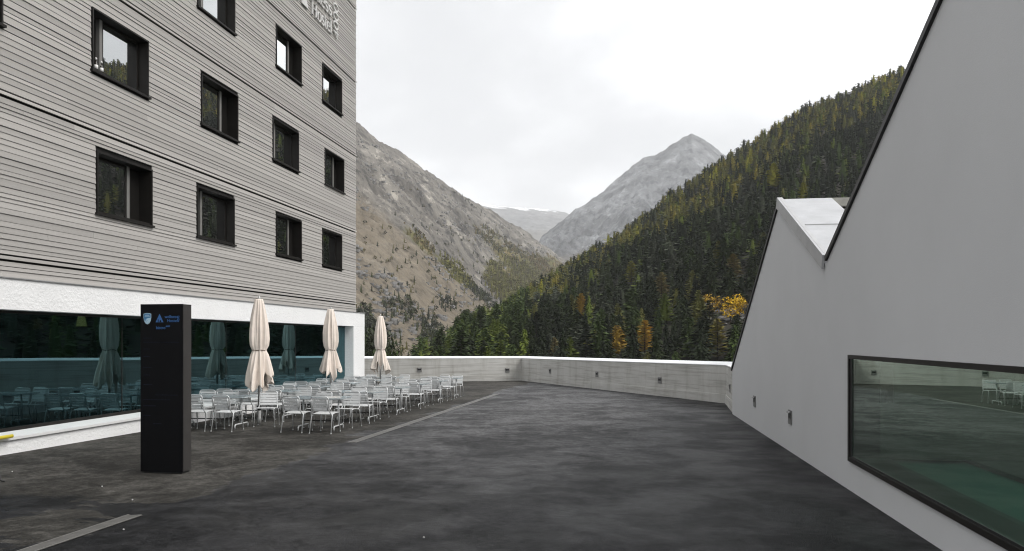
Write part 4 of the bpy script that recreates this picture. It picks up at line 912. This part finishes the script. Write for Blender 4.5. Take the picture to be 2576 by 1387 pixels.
LEAF = [leafmat('spruce_dark', (0.018, 0.025, 0.012)), leafmat('pine_green', (0.029, 0.040, 0.015)), leafmat('mid_green', (0.055, 0.082, 0.022)), leafmat('olive_larch', (0.150, 0.150, 0.042)),
        leafmat('yellow_larch', (0.29, 0.25, 0.05)), leafmat('gold_larch', (0.46, 0.30, 0.04)), leafmat('bright_yellow', (0.55, 0.36, 0.02)), leafmat('grey_green', (0.065, 0.075, 0.050)), leafmat('light_green_larch', (0.125, 0.16, 0.028)),
        leafmat('lime_yellow_larch', (0.32, 0.31, 0.04)), leafmat('pale_tan_larch', (0.36, 0.30, 0.13))]
NEAR = [conifer(1, 170, 5, 0.27, True, 0.5, 0.06, 0.72, 0.75), conifer(2, 170, 5, 0.33, True, 0.25, 0.10, 0.55, 0.75), conifer(3, 170, 5, 0.24, True, 0.6, 0.05, 0.8, 0.75), conifer(4, 160, 5, 0.31, True, 0.1, 0.08, 0.62, 0.75), conifer(5, 150, 5, 0.28, False, 0.0, 0.10, 0.55, 0.7), conifer(8, 170, 5, 0.37, True, 0.2, 0.16, 0.45, 0.75)]
FARV = [conifer(11, 46, 2, 0.31, True, 0.4, 0.06, 0.62, 1.05), conifer(12, 48, 2, 0.37, True, 0.2, 0.06, 0.47, 1.05), conifer(13, 46, 2, 0.28, True, 0.5, 0.05, 0.68, 1.05), conifer(14, 48, 2, 0.38, True, 0.1, 0.06, 0.46, 1.05), conifer(15, 46, 2, 0.35, True, 0.0, 0.08, 0.42, 1.05), conifer(18, 48, 2, 0.41, True, 0.15, 0.12, 0.36, 1.05)]
near_me = {}
def crown_mesh(v, c):
    if (v, c) not in near_me:
        co, f = NEAR[v] if v < 10 else BL[v - 10]; near_me[(v, c)] = np_mesh('crown', co, f, [LEAF[c]])
    return near_me[(v, c)]
BL = [broadleaf(21, 420), broadleaf(22, 420)]
mt = MB(); mt.tube([(0, 0, -0.05), (0, 0, 0.3), (0, 0, 0.93)], [0.020, 0.015, 0.003], 6); trunk_me = mt.mesh('trunk', M['bark'])
mt = MB(); mt.tube([(0, 0, -0.05), (0.01, 0, 0.35), (0, 0.02, 0.75)], [0.028, 0.02, 0.006], 6)
for a in range(5): mt.tube([(0.005, 0, 0.25 + 0.06 * a), (0.16 * math.cos(a * 2.4), 0.16 * math.sin(a * 2.4), 0.48 + 0.06 * a)], [0.011, 0.003], 5)
trunkb_me = mt.mesh('trunk', M['bark'])
def tree(name, x, y, z, h, v, c, label, group, wide=1.0):
    e = tag(empty(name, (x, y, z), random.uniform(0, 6.28)), label, 'tree', group); e.scale = (h * wide, h * wide, h)
    link('trunk', trunk_me if v < 10 else trunkb_me, e); link('crown', crown_mesh(v, c), e); return e

KIND = {0: ('spruce_tree', 'dark spruce in the forest on the right hillside'), 1: ('pine_tree', 'dark green pine in the forest on the right hillside'), 2: ('pine_tree', 'mid green conifer in the forest on the right hillside'),
        3: ('larch_tree', 'olive coloured larch in the forest on the right hillside'), 4: ('larch_tree', 'yellowing larch in the forest on the right hillside'), 5: ('larch_tree', 'golden larch in the forest on the right hillside'),
        9: ('larch_tree', 'lime yellow larch in the forest on the right hillside'), 10: ('larch_tree', 'pale tan larch in the forest on the right hillside'),
        7: ('pine_tree', 'grey green conifer in the forest on the right hillside'), 8: ('larch_tree', 'light green larch in the forest on the right hillside')}
# marked trees first: bearing, top height angle, tree height (m), slope position t, variant, colour
def hill_z(u, t): X, Y, z = hill.at(np.array([u]), np.array([t])); return float(X[0]), float(Y[0]), float(z[0])
def find_t(u, py_base):
    best = None
    for t in np.linspace(0.0, 1.0, 200):
        X, Y, z = hill_z(u, t); Zc = -X * SA + Y * CA; py = HY - (z - CZ) * F / Zc
        if best is None or abs(py - py_base) < best[0]: best = (abs(py - py_base), t, Zc)
    return best[1], best[2]
MARK = [(1622, 806, 893, 4, 5, 'tall orange larch just above the parapet, right of two'), (1552, 820, 895, 1, 5, 'orange brown larch just above the parapet, left of two'), (1492, 832, 905, 4, 9, 'yellow green larch rising above the parapet left of the orange larches'),
        (1462, 738, 800, 3, 5, 'yellow larch standing alone in the dark lower forest'), (1588, 656, 715, 4, 9, 'yellow topped larch halfway up the dark slope'), (1664, 686, 760, 4, 10, 'slim pale larch in the middle of the dark slope'),
        (1672, 738, 815, 3, 8, 'bright green conifer below the slim pale larch'), (1945, 410, 475, 3, 9, 'bright yellow larch high on the slope left of the annex roof'), (2020, 460, 510, 3, 9, 'yellow larch rising right behind the white annex roof'),
        (1845, 640, 720, 4, 10, 'pale yellow larch beside the annex edge'), (1820, 600, 690, 3, 2, 'green conifer left of the annex edge'), (1200, 822, 905, 0, 2, 'green spruce above the parapet left of the wall corner'),
        (1240, 812, 905, 3, 8, 'light green larch above the parapet left of the wall corner'), (1130, 842, 905, 3, 8, 'low light green conifer right of the farthest parasol'), (1395, 850, 910, 4, 10, 'small pale conifer peeping over the parapet near its corner'),
        (1565, 878, 915, 1, 7, 'small grey green shrub tip peeping over the parapet'), (1805, 800, 905, 4, 4, 'olive conifer beside the foot of the annex gable'), (1590, 725, 830, 1, 2, 'broad green pine in the lower forest')]
marked = []; MARKZ = []
for u, pt, pb, v, c, lab in MARK:
    t_, Zc = find_t(u, pb); X, Y, z = hill_z(u, t_); h = (pb - pt) * Zc / F * 1.02
    tree(KIND.get(c, ('larch_tree',))[0], X, Y, z, h, v, c, lab, 'trees that stand out on the right hillside', 1.35); marked.append((X, Y)); MARKZ.append((u, pt, pb, Zc))
for u, pt, pb, c, lab in ((1792, 742, 800, 5, 'orange brown broadleaf tree by the pale rocks'), (1838, 745, 815, 6, 'bright yellow broadleaf tree by the pale rocks, larger of two'), (1860, 752, 800, 6, 'bright yellow broadleaf tree by the pale rocks, beside the annex edge')):
    t_, Zc = find_t(u, pb); X, Y, z = hill_z(u, t_); tree('broadleaf_tree', X, Y, z, (pb - pt) * Zc / F * 1.05, 10 + (u % 2), c, lab, 'autumn trees by the rocks', 1.15); marked.append((X, Y)); MARKZ.append((u, pt, pb, Zc))
# rocks around them
ru = random.Random(9)
for k in range(16):
    u = ru.uniform(1770, 1885); t_, Zc = find_t(u, ru.uniform(768, 825)); X, Y, z = hill_z(u, t_); m = MB(); s = ru.uniform(0.8, 2.3)
    vs = [Vector((ru.gauss(0, 1), ru.gauss(0, 1), ru.gauss(0, 1))).normalized() for _ in range(14)]
    bm = bmesh.new(); [bm.verts.new((p.x * s * ru.uniform(.8, 1.5), p.y * s, p.z * s * 0.6)) for p in vs]; bmesh.ops.convex_hull(bm, input=bm.verts); me = bpy.data.meshes.new('boulder'); bm.to_mesh(me); bm.free(); me.materials.append(M['rockm'])
    tag(link('boulder', me, None, (X, Y, z + 0.3)), 'pale boulder among the yellow trees beside the annex edge', 'boulder', 'boulders by the yellow trees')

# forest: scatter on the slope
pts = []; grid = {}
def ok(X, Y, d):
    gx, gy_ = int(X // d), int(Y // d)
    for a in (-1, 0, 1):
        for b in (-1, 0, 1):
            for q in grid.get((gx + a, gy_ + b), ()):
                if (q[0] - X) ** 2 + (q[1] - Y) ** 2 < d * d: return False
    grid.setdefault((gx, gy_), []).append((X, Y)); return True
DMIN = 4.4
for X, Y in marked: grid.setdefault((int(X // DMIN), int(Y // DMIN)), []).append((X, Y))
nS = 130000
us = rng.uniform(1040, 4700, nS); ts = rng.uniform(0.0, 1.12, nS) ** 0.62; ts = np.where(ts > 1.05, ts - 0.05, ts)
HX, HYy, HZ = hill.at(us, ts)
acc = []
for i in range(nS):
    X, Y, z, u, t_ = HX[i], HYy[i], HZ[i], us[i], ts[i]
    Zc = -X * SA + Y * CA
    py = HY - (z + 5 - CZ) * F / Zc
    if u > 2450 and rng.random() < 0.35: continue
    if 1765 < u < 1890 and 752 < py < 800: continue                 # rocky clearing
    if 1640 < u < 1790 and 855 < py < 890 and rng.random() < 0.8: continue   # open bank
    if py > 930: continue
    if any(abs(u - mu) < 15 and Zc < mz - 1 and py - 45 < (mt_ + mb_) / 2 for mu, mt_, mb_, mz in MARKZ): continue
    if not ok(X, Y, DMIN): continue
    acc.append((X, Y, z, u, t_, Zc))
cn = perlin(np.array([a[0] for a in acc]) / 60, np.array([a[1] for a in acc]) / 60)
info = []
for (X, Y, z, u, t_, Zc), c_ in zip(acc, cn):
    crest = t_ > 0.62 + 0.22 * c_
    r = rng.random()
    if crest: c = 3 if r < .40 else 4 if r < .58 else 9 if r < .62 else 7 if r < .70 else 1 if r < .80 else 0 if r < .90 else 8
    else: c = 0 if r < .46 else 1 if r < .76 else 7 if r < .82 else 2 if r < .92 else 3 if r < .96 else 8
    if u < 1330: c = 2 if r < .42 else 8 if r < .80 else 1
    v = {0: 0, 1: 1, 2: 1, 3: 3, 4: 4, 5: 4, 7: 5, 8: 3, 9: 4}[c]
    if rng.random() < 0.3: v = int(rng.integers(0, 6))
    h = rng.uniform(6.5, 11.5) * (0.9 if c in (3, 4, 8) else 1.0) * (0.75 if u < 1130 else 1.0)
    info.append((X, Y, z - 0.4, h, v, c, u, Zc))
vis = [k for k in range(len(info)) if 1000 < info[k][6] < 2330 and HY - (info[k][2] + info[k][3] - CZ) * F / info[k][7] < 893]
vis.sort(key=lambda k: -info[k][3] / info[k][7]); ind = set(vis[:300 - len(MARK)])
for k in sorted(ind):
    X, Y, z, h, v, c, u, Zc = info[k]; nm, lab = KIND[c]
    pt_ = HY - (z + h - CZ) * F / Zc
    where = 'just over the parapet' if pt_ > 800 else 'low on the slope' if pt_ > 690 else 'halfway up the slope'
    lab = lab.replace('in the forest on the right hillside', where + (', left of the wall corner' if u < 1312 else ', above the wall lights' if u < 1660 else ', towards the annex gable'))
    tree(nm, X, Y, z, h, v, c, lab, 'forest trees: ' + lab)
def scatter_mesh(name, items, variants, mats, seed=1):
    g = np.random.default_rng(seed); cos = []; fcs = []; mis = []; b = 0
    for X, Y, z, h, v, c, w in items:
        co, f = variants[v]; a = g.uniform(0, 6.28); ca, sa = math.cos(a), math.sin(a)
        x = (co[:, 0] * ca - co[:, 1] * sa) * h * w + X; y = (co[:, 0] * sa + co[:, 1] * ca) * h * w + Y
        cos.append(np.stack([x, y, co[:, 2] * h + z], -1)); fcs.append(f + b); mis.append(np.full(len(f), c)); b += len(co)
    return np_mesh(name, np.concatenate(cos), np.concatenate(fcs), mats, np.concatenate(mis))
rest = [(X, Y, z, h, v, c, 1.0) for k, (X, Y, z, h, v, c, u, Zc) in enumerate(info) if k not in ind]
tag(link('hillside_forest', scatter_mesh('hillside_forest', rest, FARV, LEAF)), 'dense mixed conifer forest covering the right hillside up to its crest', 'forest', kind='stuff')
print('FOREST', len(info), len(rest))

# greenery low behind the farthest parasol
gr = random.Random(4)
for k in range(12):
    u = gr.uniform(890, 990); Zc = gr.uniform(120, 210); X, Y = c2w((u - CX) / F * Zc, Zc); top = gr.uniform(800, 870) + max(0, u - 950) * 1.0
    z = -10.0; h = CZ + (HY - top) * Zc / F - z
    tree('shrub_tree', X, Y, z, h, 10 + k % 2, [7, 1, 7, 2, 7][k % 5], 'loose green tree low beside the hostel corner behind the parasol', 'green trees beyond the hostel corner', 0.62)
# sparse growth on the left mountainside
SH = [conifer(31, 9, 2, 0.30, True, 0.2, 0.05, 0.6, 1.8), conifer(32, 10, 2, 0.24, True, 0.3, 0.05, 0.8, 1.8), broadleaf(33, 40, sz=0.14)]
LM = [leafmat('bush_green', (0.055, 0.062, 0.026)), leafmat('bush_dark', (0.036, 0.042, 0.026)), leafmat('bush_olive', (0.125, 0.113, 0.042)), leafmat('bush_rust', (0.18, 0.135, 0.06)), leafmat('bush_yellow', (0.165, 0.16, 0.038))]
items = []; nB = 42000
ub = rng.uniform(880, 1480, nB); tb = rng.uniform(0.02, 0.95, nB) ** 1.3; BX, BY, BZ = leftm.at(ub, tb)
den = fbm(BX / 120, BY / 120, 3); den2 = fbm(BX / 45 + 40, BY / 45, 3)
for i in range(nB):
    Zc = -BX[i] * SA + BY[i] * CA; py = HY - (BZ[i] - CZ) * F / Zc; u = ub[i]
    def ell(cu, cp, ru_, rp_, sl=0.8):
        du = u - cu; dp = (py - cp) - sl * du; return max(0.0, 1 - (du / ru_) ** 2 - (dp / rp_) ** 2)
    w = [(0.9 * ell(1055, 608, 48, 22), (2, 3, 2), 6), (1.6 * ell(1150, 690, 50, 24), (4, 4, 2), 8), (1.4 * ell(1205, 745, 55, 16), (0, 1, 0), 7), (2.2 * ell(1310, 725, 95, 70, 0.3), (4, 2, 2, 4), 9),
         (1.3 * ell(1290, 640, 110, 34, 0.62), (2, 3, 2, 1), 7), (1.8 * ell(1375, 680, 55, 40, 0.4), (3, 3, 2), 8), (0.6 * ell(1120, 770, 40, 24, 0.1), (1, 0), 6), (0.5 * ell(1010, 780, 50, 40, 0.2), (1, 0, 0), 6), (0.6 * ell(1080, 835, 40, 40, 0.2), (1, 0), 6),
         (1.6 * ell(925, 850, 50, 75, 0.2), (1, 0, 1), 7), (0.25 * ell(1170, 500, 70, 16, 0.68), (1, 0), 7), (0.06 if py > 560 else 0.012, (1, 0, 2), 5)]
    tot = sum(q[0] for q in w)
    if rng.random() < 0.55 * tot * (0.25 + max(0, den[i] + 0.2) * 1.4 + max(0, den2[i]) * 1.6):
        k = int(rng.choice(len(w), p=np.array([q[0] for q in w]) / tot)); c = int(rng.choice(w[k][1])); h = w[k][2] * rng.uniform(0.55, 1.25)
        items.append((BX[i], BY[i], BZ[i] - 0.5, h, int(rng.integers(0, 3)), c, 1.15))
tag(link('mountain_scrub', scatter_mesh('mountain_scrub', items, SH, LM, 3)), 'scattered bushes and larches on the brown left mountainside', 'scrub', kind='stuff')
print('SCRUB', len(items))
# fallen rocks on the left mountainside
def rock_var(seed):
    r = random.Random(seed); v = np.array([(r.uniform(.5, 1) * math.cos(a) * (1 if k else .7), r.uniform(.5, 1) * math.sin(a), z) for k, z in enumerate((-.3, .45)) for a in (0, 1.26, 2.5, 3.8, 5.0)])
    f = np.array([(j, (j + 1) % 5, 5 + (j + 1) % 5, 5 + j) for j in range(5)] + [(5, 6, 7, 8), (5, 8, 9, 9)][:1]); return v, f
RV = [rock_var(k) for k in range(4)]; ritems = []
ub = rng.uniform(890, 1440, 5000); tb = rng.uniform(0.05, 0.9, 5000); BX, BY, BZ = leftm.at(ub, tb); dn = fbm(BX / 90 + 9, BY / 90, 3)
for i in range(5000):
    if dn[i] > 0.05: ritems.append((BX[i], BY[i], BZ[i], rng.uniform(0.7, 3.2), int(rng.integers(0, 4)), 0, 1.2))
tag(link('mountain_rubble', scatter_mesh('mountain_rubble', ritems, RV, [M['rockm']], 4)), 'rubble and boulders strewn over the left mountainside', 'rubble', kind='stuff')

# small litter on the asphalt
for k, (px, py) in enumerate(((417 / 1.2515, 1575 / 1.2515), (38 / 1.2515, 1486 / 1.2515), (321 / 1.2515, 1533 / 1.2515), (389 / 1.2515, 1669 / 1.2515), (1334 / 1.2515, 1694 / 1.2515))):
    x, y = ground(px, py); m = MB(); s = 0.006
    m.prism([(x - s, y - s * .6), (x + s, y - s), (x + s * 1.3, y + s * .5), (x - s * .4, y + s)], 'z', gz(y) + 0.002, gz(y) + 0.012)
    o = m.build('paper_scrap', M['white']); tag(o, ['white speck on the dry asphalt before the pylon', 'white speck at far left below the plinth', 'tiny pale speck left of the pylon foot', 'white speck right of the short drain', 'white speck at the bottom of the dark lane'][k], 'litter', 'litter on the asphalt')

# ------------------------------------------------------------------ haze
hz = MB(); hz.box(-13000, 13000, -5000, 15000, -17.0, 2100)
hm = bpy.data.materials.new('haze'); hm.use_nodes = True; t = hm.node_tree; t.nodes.clear()
pv = N(t, 'ShaderNodeVolumePrincipled', Density=0.00011, Anisotropy=0.0); pv.inputs['Color'].default_value = (0.97, 0.98, 1.0, 1)
oo = N(t, 'ShaderNodeOutputMaterial'); t.links.new(pv.outputs[0], oo.inputs['Volume'])
tag(hz.build('haze', hm), 'thin pale mountain haze', 'haze', kind='stuff')
